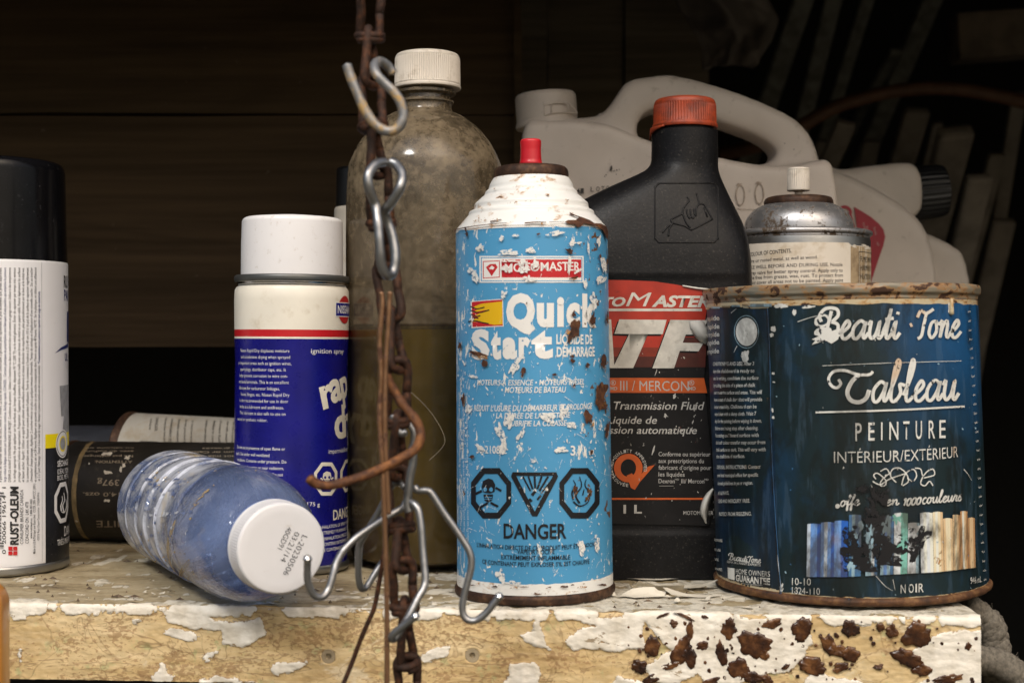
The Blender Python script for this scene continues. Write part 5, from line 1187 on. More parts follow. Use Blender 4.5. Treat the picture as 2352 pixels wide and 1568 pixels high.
# ---------------------------------------------------------------- dented blue paint can
def paint_can():
    d = .637; k = d/F; R_ = .0588
    root = thing('paint_can', 'dented navy blue paint can with rusty rims and chalk sticks printed on its label', 'paint can', (at(1953, d), d, 0), (0, radians(-.5), 0))
    SH = Matrix(((1, 0, -.030, 0), (0, 1, 0, 0), (.0, 0, 1, 0), (0, 0, 0, 1)))
    root.location.z = .0014
    H = .1308
    def dentf(t, r, z):
        q = z/H
        return r*(1+.004*nz(t*1.3, z*20, 5)-.010*exp(-((t+1.05)/.3)**2)*sstep(.2, .5, q)*(1-sstep(.85, 1, q))-.008*exp(-((t-.9)/.25)**2-((z-.02)/.02)**2)+.010*sin(t*1)*0)
    prof = [(R_, .003), (R_, .012), (R_*.998, .06), (R_, H-.009), (R_*1.001, H-.005)]
    dense = []
    for i in range(41):
        z = lerp(.003, H-.005, i/40); dense.append((interp([(z_, r_) for r_, z_ in prof], z), z))
    bo = lathe('body', dense, M_pt_front, root, 160, rmod=dentf)
    lathe('top_rim', rnd([(R_*.985, H-.0062), (R_*1.005, H-.0050), (R_*1.004, H-.0034), (R_*1.025, H-.0026), (R_*1.03, H-.0004), (R_*1.025, H+.0012), (R_*1.0, H+.0016), (R_*.975, H+.0008), (R_*.97, H-.004), (R_*.90, H-.0045), (R_*.88, H-.0015), (0, H-.002)], .0008), M_pt_rim, root, 160, rmod=lambda t, r, z: dentf(t, r, z)+.0005*nz(t*6, z*300, 1)*(r > .05))
    lathe('bottom_rim', rnd([(.03, .0006), (R_*.99, .0003), (R_*1.028, .0012), (R_*1.03, .0030), (R_*1.012, .0040), (R_*.99, .0043)], .0009), M_pt_low, root, 160, rmod=lambda t, r, z: dentf(t, r, z)+.0006*nz(t*7, z*300, 4)*(r > .05))
    class DS(RoundSurf):
        step = .002; vstep = .004
        def raw(s, u, v, off):
            t = u/s.r0; r = dentf(t, interp(s.pts, v), v)+off; return Vector((r*sin(t), -r*cos(t), v))
    S = DS(root, prof, R_); S.M = S.M @ SH; S.Mi = S.M.inverted(); pr = Print(S, off=.00022, step=.002)
    Fr, Sd, Bd, Wt, K, Rs, Lo = range(7); T0 = 7
    pr.view(1592.5, 643.1, .5038)
    N = 170
    def band(u0, u1, zlo, zhi, m, n=N):
        us = [lerp(u0, u1, i/n) for i in range(n+1)]
        R = 34
        pr.add([(u, lerp(zlo(u), zhi(u), j/R)) for j in range(R+1) for u in us], [(j*(n+1)+i, j*(n+1)+i+1, (j+1)*(n+1)+i+1, (j+1)*(n+1)+i) for j in range(R) for i in range(n)], m, cut=False)
    us_ = pr.uv(368, 700).x
    band(-R_*pi, R_*pi, lambda u: H-.0082, lambda u: H-.0052, Bd)
    ztop = H-.0072
    band(-R_*pi, us_, lambda u: .0050+.0006*nz(u*250, 1), lambda u: ztop+.0009*nz(u*90, 2)-(.002*sstep(.02, 0, abs(u-us_))), Sd)
    band(-R_*pi, R_*pi, lambda u: .0036, lambda u: .0052+.0005*nz(u*180, 7), Bd)
    pr.lift = .00012
    band(us_+.0006*0, R_*pi*.9, lambda u: .0044+.0004*nz(u*250, 3), lambda u: ztop+.0007*nz(u*110, 5), Fr)
    # torn pale scraps beside the rim and along the seam
    for x, y, a, c_, ro in ((400, 118, 34, 14, -.1), (530, 122, 34, 8, -.1), (462, 148, 10, 18, 0), (365, 222, 14, 16, 0), (358, 250, 10, 9, 0), (405, 1400, 10, 26, 0), (415, 1445, 14, 12, 0), (365, 425, 8, 7, 0), (362, 592, 5, 10, 0), (368, 465, 8, 5, 0), (365, 625, 7, 8, 0), (520, 1482, 22, 3, 0), (338, 545, 9, 12, 0), (300, 118, 60, 5, -.08), (1168, 122, 12, 38, 0)): pr.blob(x, y, a*.8, c_*.8, Wt if x != 338 else Rs, ro, x*.3, 20, .4)
    pr.lift = .0004
    pr.rect(250, 108, 360, 122, T0+4)
    for x in range(40, 250, 46): pr.rect(x, 134-(x-40)*.09, x+38, 126-(x-40)*.09, T0+(4 if (x//46) % 2 else 9))
    # left panel: seal, small print, small logos
    c = (243, 236)
    pr.ring([(c[0]+58*cos(i*pi/16), c[1]+76*sin(i*pi/16)) for i in range(32)], [(c[0]+55*cos(i*pi/16), c[1]+72*sin(i*pi/16)) for i in range(32)], T0+4)
    pr.poly([(c[0]+50*cos(i*pi/16), c[1]+64*sin(i*pi/16)) for i in range(32)], Wt); pr.blob(238, 345, 17, 28, Wt, 0, 5, 20, .5)
    for i, y in enumerate((188, 226, 262, 298, 338)): pr.text('séchage'[:5+i % 3]+' rapide', (56, y+2), (122, y-6), 20, Wt, bold=.02)
    A = ['CONDITIONING AND USE: After 3', 'days the chalkboard is ready to', 'use. In writing, condition the surface', 'by rubbing the side of a piece of chalk', 'over the entire surface and erase. This will', 'leave a coat of chalk dust that will provide', 'better erasability. Chalkboard can be', 'wiped clean with a damp cloth. Wait 7', 'days for the painting before wiping it down.', 'Before continuing stop after cleaning.', 'Recoating chalkboard surface with', 'dark soft colour transfer may occur from', 'chalk surface to dark. This will vary with', 'the chalkboard surface.', '', 'DISPOSAL INSTRUCTIONS: Contact', 'your local municipal office for specific', 'disposal guidelines in your region.', '', 'AS ALWAYS,', 'LEAD AND MERCURY FREE.', '', 'PROTECT FROM FREEZING.']
    X1 = [278, 280, 300, 284, 314, 316, 290, 288, 314, 298, 300, 330, 332, 236, 0, 308, 298, 274, 0, 168, 262, 0, 270]
    Y1 = [386, 418, 450, 482, 514, 546, 578, 610, 642, 674, 706, 738, 770, 800, 0, 848, 884, 920, 0, 965, 1000, 0, 1058]
    for i, (s_, x, y) in enumerate(zip(A, X1, Y1)):
        if s_: pr.text(s_, (95+i*1.3, y+4+i*.5), (x, y+2+i*.5), 16, Wt, bold=.02, cut=True)
    for i in range(14): pr.text('et la surface'[i % 5:], (58+i*1.5, 640+i*34), (82+i*1.5, 642+i*34), 13, Wt, bold=.01)
    script(pr, 'Beauti', (170, 1272), (252, 1286), 17, 4, Wt); script(pr, 'Jone', (254, 1284), (312, 1288), 17, 4, Wt)
    pr.text('CANADA’S PAINT EXPERTS', (160, 1286), (312, 1302), 10, Wt, bold=.01, cut=True)
    pr.poly([(163, 1308), (194, 1312), (195, 1366), (165, 1358)], Wt); pr.text('HOME OWNERS', (200, 1336), (354, 1350), 24, Wt, bold=-.004); pr.text('GUARANTEE', (200, 1368), (354, 1386), 28, Wt, bold=.035); pr.text('of total satisfaction', (228, 1382), (320, 1391), 6, Wt)
    for i in range(5): pr.text('www.HARDWARE'[i*2:], (94+i, 1186+i*44), (140-(i % 3)*8, 1192+i*44), 12, Wt, bold=.01)
    # front lettering
    def scr(t_, A_, B_, h, w): script(pr, t_, A_, B_, h, w, Wt)
    scr('Beauti', (590, 268), (930, 268), 82, 15); scr('.', (965, 240), (1000, 240), 60, 17); scr('Jone', (1012, 266), (1205, 262), 80, 14)
    pr.stroke([(562, 178), (560, 200), (590, 210), (620, 190), (600, 160), (560, 180), (575, 215)], 10, Wt); pr.blob(620, 250, 62, 30, Wt, -.25, 3, 24, .7)
    pr.stroke([(590, 390), (900, 377), (1215, 368)], 2.2, Wt)
    pr.stroke([(662, 452), (672, 472), (655, 490), (630, 480), (618, 448), (642, 416), (692, 412), (748, 430), (800, 430), (816, 416)], 13, Wt)
    pr.stroke([(752, 432), (722, 462), (702, 510), (716, 545), (752, 556), (785, 538), (800, 500)], 19, Wt)
    scr('ableau', (806, 556), (1192, 546), 92, 15)
    pr.stroke([(560, 602), (900, 592), (1228, 575)], 8, Wt)
    for ch_, x in zip('PEINTURE', (738, 796, 853, 890, 952, 1008, 1066, 1114)):
        w = 6 if ch_ == 'I' else 28 if ch_ != 'N' else 40
        y = 732-(x-738)*.035; pr.text(ch_, (x, y), (x+w, y-w*.03), 82, Wt, bold=.004)
    pr.text('INTÉRIEUR/EXTÉRIEUR', (642, 832), (1198, 806), 52, Wt, bold=-.008)
    for L_ in ([(830, 905), (820, 888), (835, 878), (860, 895), (875, 915), (870, 935), (848, 932), (860, 905), (890, 880)], [(850, 870), (875, 858), (890, 880), (870, 888)], [(920, 920), (895, 890), (905, 860), (935, 855), (965, 880), (975, 915), (950, 935)], [(945, 932), (955, 895), (975, 868), (1000, 862), (1012, 890), (995, 915), (970, 900)], [(1005, 855), (1030, 860), (1040, 890), (1060, 870), (1085, 860), (1092, 885), (1065, 895), (1045, 900)], [(1040, 895), (1030, 925), (1050, 935), (1070, 915), (1085, 935)], [(815, 915), (850, 930), (890, 905), (960, 880)]): pr.stroke(L_, 5, Wt)
    scr('offe', (668, 1030), (755, 1024), 26, 6); scr('en', (870, 1026), (930, 1022), 26, 6); scr('1000', (950, 1026), (1030, 1018), 24, 7); scr('couleurs', (1035, 1018), (1215, 1004), 28, 6); pr.blob(658, 1028, 10, 11, Wt, 0, 2, 14, .1)
    # the printed chalk sticks (blue to cream), each in four tones
    tops = [(523, 583, 1107), (584, 645, 1100), (645, 706, 1093), (710, 765, 1066), (786, 838, 1082), (852, 910, 1072), (912, 972, 1058), (974, 1024, 1102), (1026, 1082, 1056), (1083, 1128, 1053), (1130, 1172, 1082), (1173, 1206, 1066), (1207, 1240, 1050), (1242, 1274, 1080)]
    tone = [(0, 1, 1, 2), (1, 0, 1, 2), (1, 1, 2, 2), (3, 4, 3, 3), (4, 4, 6, 3), (4, 1, 4, 3), (6, 6, 5, 5), (6, 6, 6, 4), (6, 7, 6, 7), (8, 7, 8, 9), (9, 8, 8, 9), (9, 8, 9, 10), (10, 7, 9, 10), (10, 9, 9, 10)]
    for (x0, x1, yt), tn in zip(tops, tone):
        dx = 6 if x0 > 1000 else -3
        for j in range(4):
            a, c_ = lerp(x0, x1, j/4), lerp(x0, x1, (j+1)/4); yb = lambda x: 1350-max(0, x-700)*.055-max(0, x-1100)*.06
            pr.poly([(a, yt+3-3*sin(pi*j/4)), (c_, yt+3-3*sin(pi*(j+1)/4)), (c_+dx, yb(c_)), (a+dx, yb(a))], T0+tn[j])
    for x, y, a, c_ in ((1110, 1250, 14, 36), (1118, 1285, 14, 20), (1155, 1195, 6, 8), (1240, 1258, 5, 12), (1098, 1172, 3, 3)): pr.blob(x, y, a, c_, Rs, .2, x, 16, .5)
    for x, y, a, c_, ro in ((735, 1180, 55, 75, .1), (830, 1050, 66, 110, .2), (800, 1180, 75, 85, 0), (900, 1210, 80, 60, -.2), (965, 1180, 44, 50, .3), (1032, 1170, 26, 50, .5), (1000, 1250, 18, 30, .3), (715, 1255, 42, 46, .2), (790, 1290, 60, 24, 0), (880, 1270, 60, 22, 0), (760, 960, 26, 60, .4), (850, 960, 40, 40, 0)): pr.blob(x, y, a*1.05, c_*1.05, K, ro, x*.07, 40, .5)
    for x, y, a, c_ in ((760, 1120, 9, 20), (805, 1150, 12, 30), (810, 1205, 10, 16), (870, 1110, 14, 28), (925, 1090, 18, 22), (948, 1200, 14, 20), (1005, 1150, 15, 26), (720, 1300, 12, 22), (740, 1160, 8, 14)): pr.blob(x, y, a, c_, T0+(4 if x < 900 else 5 if x < 960 else 6), .3, x*.2, 18, .9)
    pr.text('10-10', (456, 1386), (540, 1388), 32, Wt, bold=-.004); pr.text('1824-110', (456, 1426), (580, 1431), 31, Wt, bold=-.004)
    for ch_, x in zip('NOIR', (940, 976, 1006, 1020)): pr.text(ch_, (x, 1424-(x-940)*.06), (x+(6 if ch_ == 'I' else 22), 1423-(x-940)*.06), 40, Wt, bold=-.002)
    pr.text('946 mL', (1254, 1382), (1304, 1374), 30, Wt)
    u_r = pr.uv(1262, 700).x
    rng = random.Random(4)
    for i in range(30):
        y = 150+i*42; x = 1238+i*2.6; pr.text('couleur'[i % 4:], (x, y), (x+13, y-3), 11, Wt)
    for i in range(60): pr.blob(rng.uniform(380, 1280), rng.uniform(150, 1450), rng.uniform(.8, 4), rng.uniform(.8, 6), rng.choice((Wt, T0+3, T0+4)), rng.uniform(-1, 1), i, 10, .8)
    for L_ in ([(830, 1345), (870, 1390), (905, 1412)], [(905, 1360), (915, 1410)], [(480, 190), (560, 165), (640, 160)], [(205, 300), (190, 330)], [(180, 150), (205, 130)], [(1220, 860), (1240, 885), (1255, 912)], [(390, 1250), (400, 1330), (408, 1400)]): pr.stroke(L_, 3, Wt, w1=1)
    pr.stroke([(340, 128), (352, 400), (360, 800), (385, 1200), (405, 1460)], 5, K); pr.stroke([(345, 128), (357, 400), (366, 800), (391, 1200), (411, 1460)], 2, T0+3)
    pr.build('label', [M_pt_front, M_pt_side, M_pt_band, M_pt_white, M_pt_black, M_ruststain, M_pt_low]+M_pt_tint, root)
    # a drip of old paint on the rim
    dp = [Vector(S.pos(pr.uv(1168, 75+i*14).x, pr.uv(1168, 120).y+.004-i*.0012, .0009)) for i in range(7)]
    tube('paint_run', dp, lambda t: .0006+.0005*t, M_pt_band, root, 8)
    for o in root.children: o.data.transform(SH)
paint_can()
# ---------------------------------------------------------------- white jugs
def slab(bm, pts, y0, y1, hole=None):
    """a prism from an outline in (x, z)"""
    loops = [[Vector((p[0], p[1], 0)) for p in L] for L in ([pts]+([hole] if hole else []))]
    tri = tessellate_polygon(loops); fl = [p for L in loops for p in L]; n = len(fl)
    v0 = [bm.verts.new((p.x, y0, p.y)) for p in fl]; v1 = [bm.verts.new((p.x, y1, p.y)) for p in fl]
    for t in tri: bm.faces.new([v0[i] for i in t]); bm.faces.new([v1[i] for i in reversed(t)])
    b = 0
    for L in loops:
        m = len(L)
        for i in range(m):
            j = (i+1) % m; bm.faces.new([v0[b+i], v0[b+j], v1[b+j], v1[b+i]])
        b += m
    bmesh.ops.recalc_face_normals(bm, faces=bm.faces[:])
def bm_obj(name, bm, m, par):
    me = bpy.data.meshes.new(name); bm.to_mesh(me); bm.free()
    for q in (m if isinstance(m, (list, tuple)) else [m]): me.materials.append(q)
    o = bpy.data.objects.new(name, me); COL.objects.link(o)
    if par: o.parent = par
    return o
def px_loop(L, d, x0, tr=(1163.7, 122.5, .3515)):
    return [(at(tr[0]+x*tr[2], d)-x0, ZC+(CY-(tr[1]+y*tr[2]))/F*d) for x, y in L]
def white_jug():
    d = .875; x0 = at(1550, d)
    root = thing('plastic_jug', 'big off-white plastic jug with a looped carrying handle standing behind the black bottle', 'jug', (x0, d, 0))
    outer = [(110, 490), (104, 540), (98, 600), (90, 800), (88, 1100), (88, 1500), (90, 2000), (100, 2480), (150, 2540), (1900, 2540), (2080, 2480), (2090, 2000), (2085, 1600), (2072, 1300), (2052, 1050), (2038, 900), (2022, 770), (2002, 670), (1962, 570), (1902, 490), (1822, 430), (1700, 370), (1500, 290), (1300, 225), (1150, 186), (1040, 166), (900, 181), (800, 200), (752, 232), (700, 310), (650, 380), (605, 424), (520, 440), (420, 448), (300, 456), (200, 470)]
    hole = [(838, 520), (845, 470), (872, 428), (915, 398), (980, 382), (1080, 396), (1220, 432), (1380, 480), (1500, 520), (1620, 568), (1700, 618), (1732, 660), (1716, 708), (1645, 746), (1500, 738), (1390, 722), (1200, 680), (1050, 640), (930, 612), (868, 594), (842, 562)]
    sp = lambda L: [(p.x, p.y) for p in catmull([(x, y, 0) for x, y in L], 3, True)]
    o_, h_ = px_loop(sp(outer), d, x0), px_loop(sp(hole), d, x0)
    o_ = [(x, max(z, .001)) for x, z in o_]
    bm = bmesh.new(); slab(bm, o_, -.017, .017, h_)
    body = [(104, 570), (320, 560), (560, 560), (760, 580), (900, 640), (1100, 690), (1350, 745), (1600, 790), (1800, 800), (1960, 830), (2030, 960)]+outer[5:14][::-1][:0]
    low = [(104, 560), (250, 520), (450, 520), (640, 545), (800, 610), (950, 665), (1200, 720), (1400, 765), (1600, 795), (1780, 790), (1920, 760), (2010, 780), (2045, 1000), (2072, 1300), (2085, 1600), (2090, 2000), (2080, 2480), (1900, 2540), (150, 2540), (100, 2480), (90, 2000), (88, 1500), (88, 1000)]
    lp = [(x, max(z, .001)) for x, z in px_loop(sp(low), d, x0)]
    slab(bm, lp, -.052, .052)
    ob = bm_obj('body', bm, M_jug, root)
    bake(ob, [('REMESH', dict(mode='VOXEL', voxel_size=.0022)), ('SMOOTH', dict(factor=.5, iterations=16))])
    me = ob.data
    for v in me.vertices:                                                # a little slump in the walls
        v.co.y += .0012*nz(v.co.x*18, v.co.z*18, 1.0)
    # spout with its tall cap
    k = d/F; cx = at(1274, d)-x0
    zf = lambda y: ZC+(CY-y)/F*d
    lathe('cap', rnd([(50*k, zf(300)), (72*k, zf(292)), (72.5*k, zf(285)), (71*k, zf(278))], .0008)+rnd([(70*k, zf(277)), (70*k, zf(222)), (66*k, zf(214)), (0, zf(213))], .002), M_jug, root, 96)
    cp = root.children[-1]; cp.location = (cx, 0, 0)
    for o2 in (cp,):
        o2.rotation_euler = (0, radians(-4.0), 0); o2.location = (cx+.0125, 0, 0)
    # raised frame on the cap's band
    fr = []; V, Fc = [], []
    S = RoundSurf(root, [(72*k, zf(300)), (71*k, zf(240))], 71*k)
    for L in ([(255, 362), (255, 440)], [(255, 375), (330, 360), (405, 356), (440, 376), (468, 412)], [(300, 362), (300, 420)], [(405, 358), (408, 405)], [(255, 440), (330, 420), (470, 412)]):
        pts = []
        for x, y in L:
            a = ((1163.7+x*.3515)-1274)/72.5; a = max(-.98, min(.98, a)); t = math.asin(a)
            pts.append(Vector((cx+72.2*k*sin(t)-.0012, -72.2*k*cos(t), zf(122.5+y*.3515))))
        tube_geo(catmull(pts, 4) if len(pts) > 2 else pts, .00045, 6, V, Fc)
    mesh_obj('pull_tab', V, Fc, M_jug, root)
    bev_box('hinge_tab', at(1372, d)-x0, at(1392, d)-x0, -.006, .006, zf(283), zf(263), M_jug, root, .0015)
    # stamped lot number and moulded marks on the front
    yf = d-.0523
    S = FlatSurf(root, yf); pr = Print(S, off=.0008); pr.view(1163.7, 122.5, .3515)
    for t_, x, y in (('4', 456, 916), ('1', 482, 916), ('L', 548, 906), ('O', 585, 904), ('T', 618, 902), ('O', 650, 900), ('7', 684, 897)): pr.text(t_, (x, y), (x+22, y-1), 32, 0, bold=.01)
    for i, (x, y, r) in enumerate(((684, 745, 9), (682, 762, 7), (700, 770, 4), (720, 765, 4), (735, 760, 4), (650, 795, 4), (640, 806, 3), (716, 792, 3), (660, 780, 3), (1876, 630, 4), (1895, 760, 8), (1815, 590, 3), (760, 800, 3))): pr.blob(x, y, r, r*1.1, 0, 0, i, 12, .6)
    for x, y in ((1525, 930), (1650, 920)):  # flat darker rings and a line drawn over the moulding
        pr.ring([(x+32*cos(i*pi/12)*(.8+.2*abs(cos(i*pi/12))), y+70*sin(i*pi/12)) for i in range(24)], [(x+24*cos(i*pi/12), y+60*sin(i*pi/12)) for i in range(24)], 1)
        pr.blob(x-6, y-70, 20, 9, 1, 0, x, 14, .6)
    pr.stroke([(1500, 1018), (1600, 1022), (1760, 1016)], 3, 1)
    pr.into(ob, [plain('stamp_ink', (.045, .04, .035), .7), plain('moulding_marks', (.36, .29, .23), .8, var=.3, scale=400)])
white_jug()

def lying_jug():
    d = 1.0; x0 = at(1990, d)
    root = thing('plastic_jug', 'off-white jug with a black ribbed cap and red diamond label behind the tin-topped can', 'jug', (x0, d, 0))
    tr = (1653.7, 306.2, .2604)
    sp = lambda L, n=3: [(p.x, p.y) for p in catmull([(x, y, 0) for x, y in L], n, True)]
    fl = lambda L: [(x, max(z, .001)) for x, z in px_loop(sp(L), d, x0, tr)]
    bm = bmesh.new()
    slab(bm, fl([(500, 420), (700, 390), (860, 420), (1000, 470), (1150, 545), (1290, 625), (1400, 695), (1490, 770), (1560, 840), (1610, 930), (1645, 1020), (1672, 1140), (1688, 1300), (1692, 1700), (1690, 2600), (1650, 3000), (500, 3000)]), -.062, -.010)
    slab(bm, fl([(600, 400), (1000, 345), (1300, 305), (1560, 280), (1660, 295), (1720, 400), (1738, 560), (1725, 690), (1650, 770), (1630, 815), (1690, 860), (1770, 895), (1900, 952), (2050, 1040), (2100, 1120), (2130, 1250), (2150, 1400), (2160, 1800), (2160, 2700), (2100, 3000), (600, 3000)]), -.018, .050)
    ob = bm_obj('body', bm, M_jug, root)
    bake(ob, [('REMESH', dict(mode='VOXEL', voxel_size=.0024)), ('SMOOTH', dict(factor=.5, iterations=14))])
    # cap on the spout: axis to the right, a little up
    c = px_loop([(1745, 520)], d, x0, tr)[0]; R_ = .0193
    cap = lathe('cap', [(R_*.72, -.010), (R_*.98, -.006), (R_*1.1, -.005), (R_*1.1, -.0015), (R_*.98, -.0008)]+[(R_*.98, 0), (R_*1.0, .001), (R_*.97, .017), (R_*.92, .0205), (R_*.8, .0215), (0, .0215)], M_blackcap_ribbed, root, 240, rmod=lambda t, r, z: r-(.0009*(.5+.5*cos(t*28)) if .0005 < z < .018 else 0))
    cap.location = (c[0], .008, c[1]); cap.rotation_euler = (0, radians(84), 0)
    # red label
    S = FlatSurf(root, d-.0622); pr = Print(S, off=.0009); pr.view(*tr)
    pr.poly([(1180, 650), (1260, 695), (1330, 740), (1400, 800), (1440, 850), (1455, 910), (1440, 985), (1400, 1100), (1330, 1310), (1290, 1400), (1250, 1180), (1215, 900)], 0)
    pr.stroke([(1140, 735), (1150, 690), (1120, 655), (1080, 652), (1064, 680), (1080, 716)], 26, 0)
    pr.stroke([(1150, 720), (1180, 850), (1195, 960)], 20, 0)
    for x, y0, y1 in ((1255, 790, 860), (1285, 820, 890), (1350, 830, 900), (1376, 965, 995)): pr.text('toxic', (x, y0), (x+16, y1), None, 1, bold=.01, up=(x+20, y0-8))
    pr.into(ob, [plain('crimson_label', (.38, .012, .03), .5), plain('pale_print', (.5, .35, .34), .6)])
M_blackcap_ribbed = plain('dull_black_cap', (.011, .011, .012), .4, var=.2)
lying_jug()

# ---------------------------------------------------------------- slim bottle hidden behind the navy can
def slim_bottle():
    d = .80; k = d/F
    root = thing('slim_bottle', 'slim cream bottle with a dark cap half hidden behind the large dusty bottle', 'bottle', (at(824, d), d, 0))
    zf = lambda y: ZC+(CY-y)/F*d
    lathe('bottle', rnd([(54*k, .001), (56*k, .004), (56*k, zf(484)), (54*k, zf(477)), (44*k, zf(475))], .001), M_oldpaper, root, 64)
    lathe('cap', rnd([(50*k, zf(476)), (52*k, zf(474)), (51*k, zf(392)), (47*k, zf(386)), (0, zf(385))], .001), M_blackcap_ribbed, root, 64)
slim_bottle()

# ---------------------------------------------------------------- cans lying at the back
def lying_can(name, label, axis0, axis1, R_, mats, deco):
    a, b = Vector(axis0), Vector(axis1); L = (b-a).length
    root = thing(name, label, 'can', a, ((b-a).to_track_quat('Z', 'Y')).to_euler())
    return root, L
def black_can():
    R_ = .0272; a = Vector((at(163, .79), .79, R_)); b = Vector((at(640, .775), .775, R_))
    q = Matrix(((0, 0, 1), (0, 1, 0), (-1, 0, 0)))                      # local z along +x, local -y still faces the camera, local x points down
    ang = atan2(b.y-a.y, b.x-a.x)
    root = thing('tin_can', 'black printed can lying on its side with upside-down lettering behind the blue bottle', 'can', a, (Matrix.Rotation(ang, 3, 'Z') @ q).to_euler())
    L = (b-a).length
    body = lathe('body', rnd([(R_*.90, .004), (R_*.97, .0025), (R_, .004), (R_, L-.004), (R_*.97, L-.0025), (R_*.9, L-.004), (0, L-.004)], .0008), M_old_black, root, 96)
    lathe('rim', rnd([(R_*.86, .0045), (R_*.90, .0002), (R_*1.0, 0), (R_*1.02, .001), (R_*1.02, .0026), (R_*.98, .0036)], .0006), M_rim, root, 96)
    S = RoundSurf(root, [(R_, .0041), (R_, L-.0041)], R_); pr = Print(S, off=.0002)
    pr.view(146.99, 918.7, .21478)
    u = lambda x, y: pr.uv(x, y)
    za, zb = u(95, 900).y-.0004, u(95, 900).y+.0022
    us = [lerp(-R_*1.5, R_*1.5, i/40) for i in range(41)]
    pr.add([(s, za+.0003*nz(s*300)) for s in us]+[(s, zb+.0004*nz(s*200, 3)) for s in us], [(i, i+1, 42+i, 41+i) for i in range(40)], 1, cut=False)
    def rev(t_, xr, xl, y, h): pr.text(t_, (xr, y), (xl, y), None, 0, bold=.008, up=(xr, y+h))
    rev('397g', 592, 358, 850, 62); rev('14.0 ozs.', 600, 205, 985, 44); rev('ATTENTION:', 732, 330, 645, 28); rev('Ne pas mélanger', 738, 205, 590, 22); rev('avec du sodium', 745, 220, 540, 20); rev('ou calcium ou', 752, 232, 508, 14)
    rev('CAUTION:', 1980, 1705, 652, 30); rev('Do not mix with', 1990, 1345, 592, 24); rev('Sodium or Calcium', 2000, 1240, 548, 22); rev('type greases', 1980, 1480, 512, 16); rev('GRAPHITE', 1100, 345, 1285, 70)
    for x, y, a_, b_, ro in ((460, 575, 58, 16, -.2), (472, 775, 38, 16, .2), (610, 740, 14, 24, 0), (680, 615, 26, 18, -.4), (460, 1072, 32, 14, -.2), (270, 680, 8, 10, 0), (137, 1290, 16, 8, .4), (640, 700, 14, 26, .5)): pr.blob(x, y, a_, b_, 2, ro, x, 16, .6)
    pr.into(body, [M_oldprint, M_buff, M_lbl_white])
black_can()
def pale_can():
    R_ = .0315; a = Vector((at(289, .875), .875, R_+.003)); b = Vector((at(640, .862), .862, R_-.002+.0025))
    ang = atan2(b.y-a.y, b.x-a.x)
    q = Matrix(((0, 0, 1), (0, 1, 0), (-1, 0, 0)))
    tilt = Matrix.Rotation(radians(2.4), 3, 'Y')
    root = thing('tin_can', 'pale labelled can lying on its side behind the black printed can', 'can', a, (tilt @ Matrix.Rotation(ang, 3, 'Z') @ q).to_euler())
    L = (b-a).length
    body = lathe('body', rnd([(R_*.9, .004), (R_*.97, .0025), (R_, .005), (R_, L-.004), (R_*.9, L-.003), (0, L-.003)], .0008), M_dimpaper, root, 96)
    lathe('rim', rnd([(R_*.84, .006), (R_*.88, .0002), (R_*1.0, 0), (R_*1.025, .001), (R_*1.025, .003), (R_*1.0, .0055)], .0006), M_rim, root, 96)
    S = RoundSurf(root, [(R_, .0051), (R_, L-.0041)], R_); pr = Print(S, off=.0002); pr.view(146.99, 918.7, .21478)
    def col(t_, x, y0, y1, h): pr.text(t_, (x, y0), (x-18, y1), None, 0, bold=.01, up=(x+h, y0))
    for t_, x, y0, y1, h in (('solvant', 925, 200, 318, 26), ('DANGER', 985, 190, 335, 32), ('Keep away from heat and', 1085, 190, 450, 24), ('read label before use', 1150, 200, 460, 26), ('flammable contents', 1225, 205, 460, 26), ('do not puncture', 1300, 210, 460, 26), ('or incinerate', 1370, 215, 460, 24), ('contains petroleum', 1520, 215, 460, 26), ('distillate in case', 1600, 220, 460, 26), ('of contact flush', 1670, 222, 460, 26), ('eyes with water', 1745, 228, 460, 26), ('keep from freezing', 1810, 230, 460, 26)): col(t_, x, y0, y1, h)
    pr.stroke([(1168, 190), (1120, 460)], 3, 0, False); pr.stroke([(815, 440), (1000, 448)], 12, 0, False)
    pr.into(body, [plain('faded_black_print', (.09, .08, .07), .7)])
pale_can()
def blue_can_low():
    R_ = .027; a = (at(150, .93), .93, R_)
    q = Matrix(((0, 0, 1), (0, 1, 0), (-1, 0, 0)))
    root = thing('tin_can', 'dim blue grey can on its side at the back left beside the pale can', 'can', (at(140, .95), .945, R_), q.to_euler())
    m = plain('dim_blue_tin', (.045, .05, .065), .5, var=.2)
    lathe('body', rnd([(R_*.95, .002), (R_, .004), (R_, .045), (R_*.95, .047), (0, .047)], .001), m, root, 64)
    lathe('rim', rnd([(R_*.9, .0025), (R_*1.02, 0), (R_*1.02, .003), (R_, .004)], .0005), M_rim, root, 64)
blue_can_low()

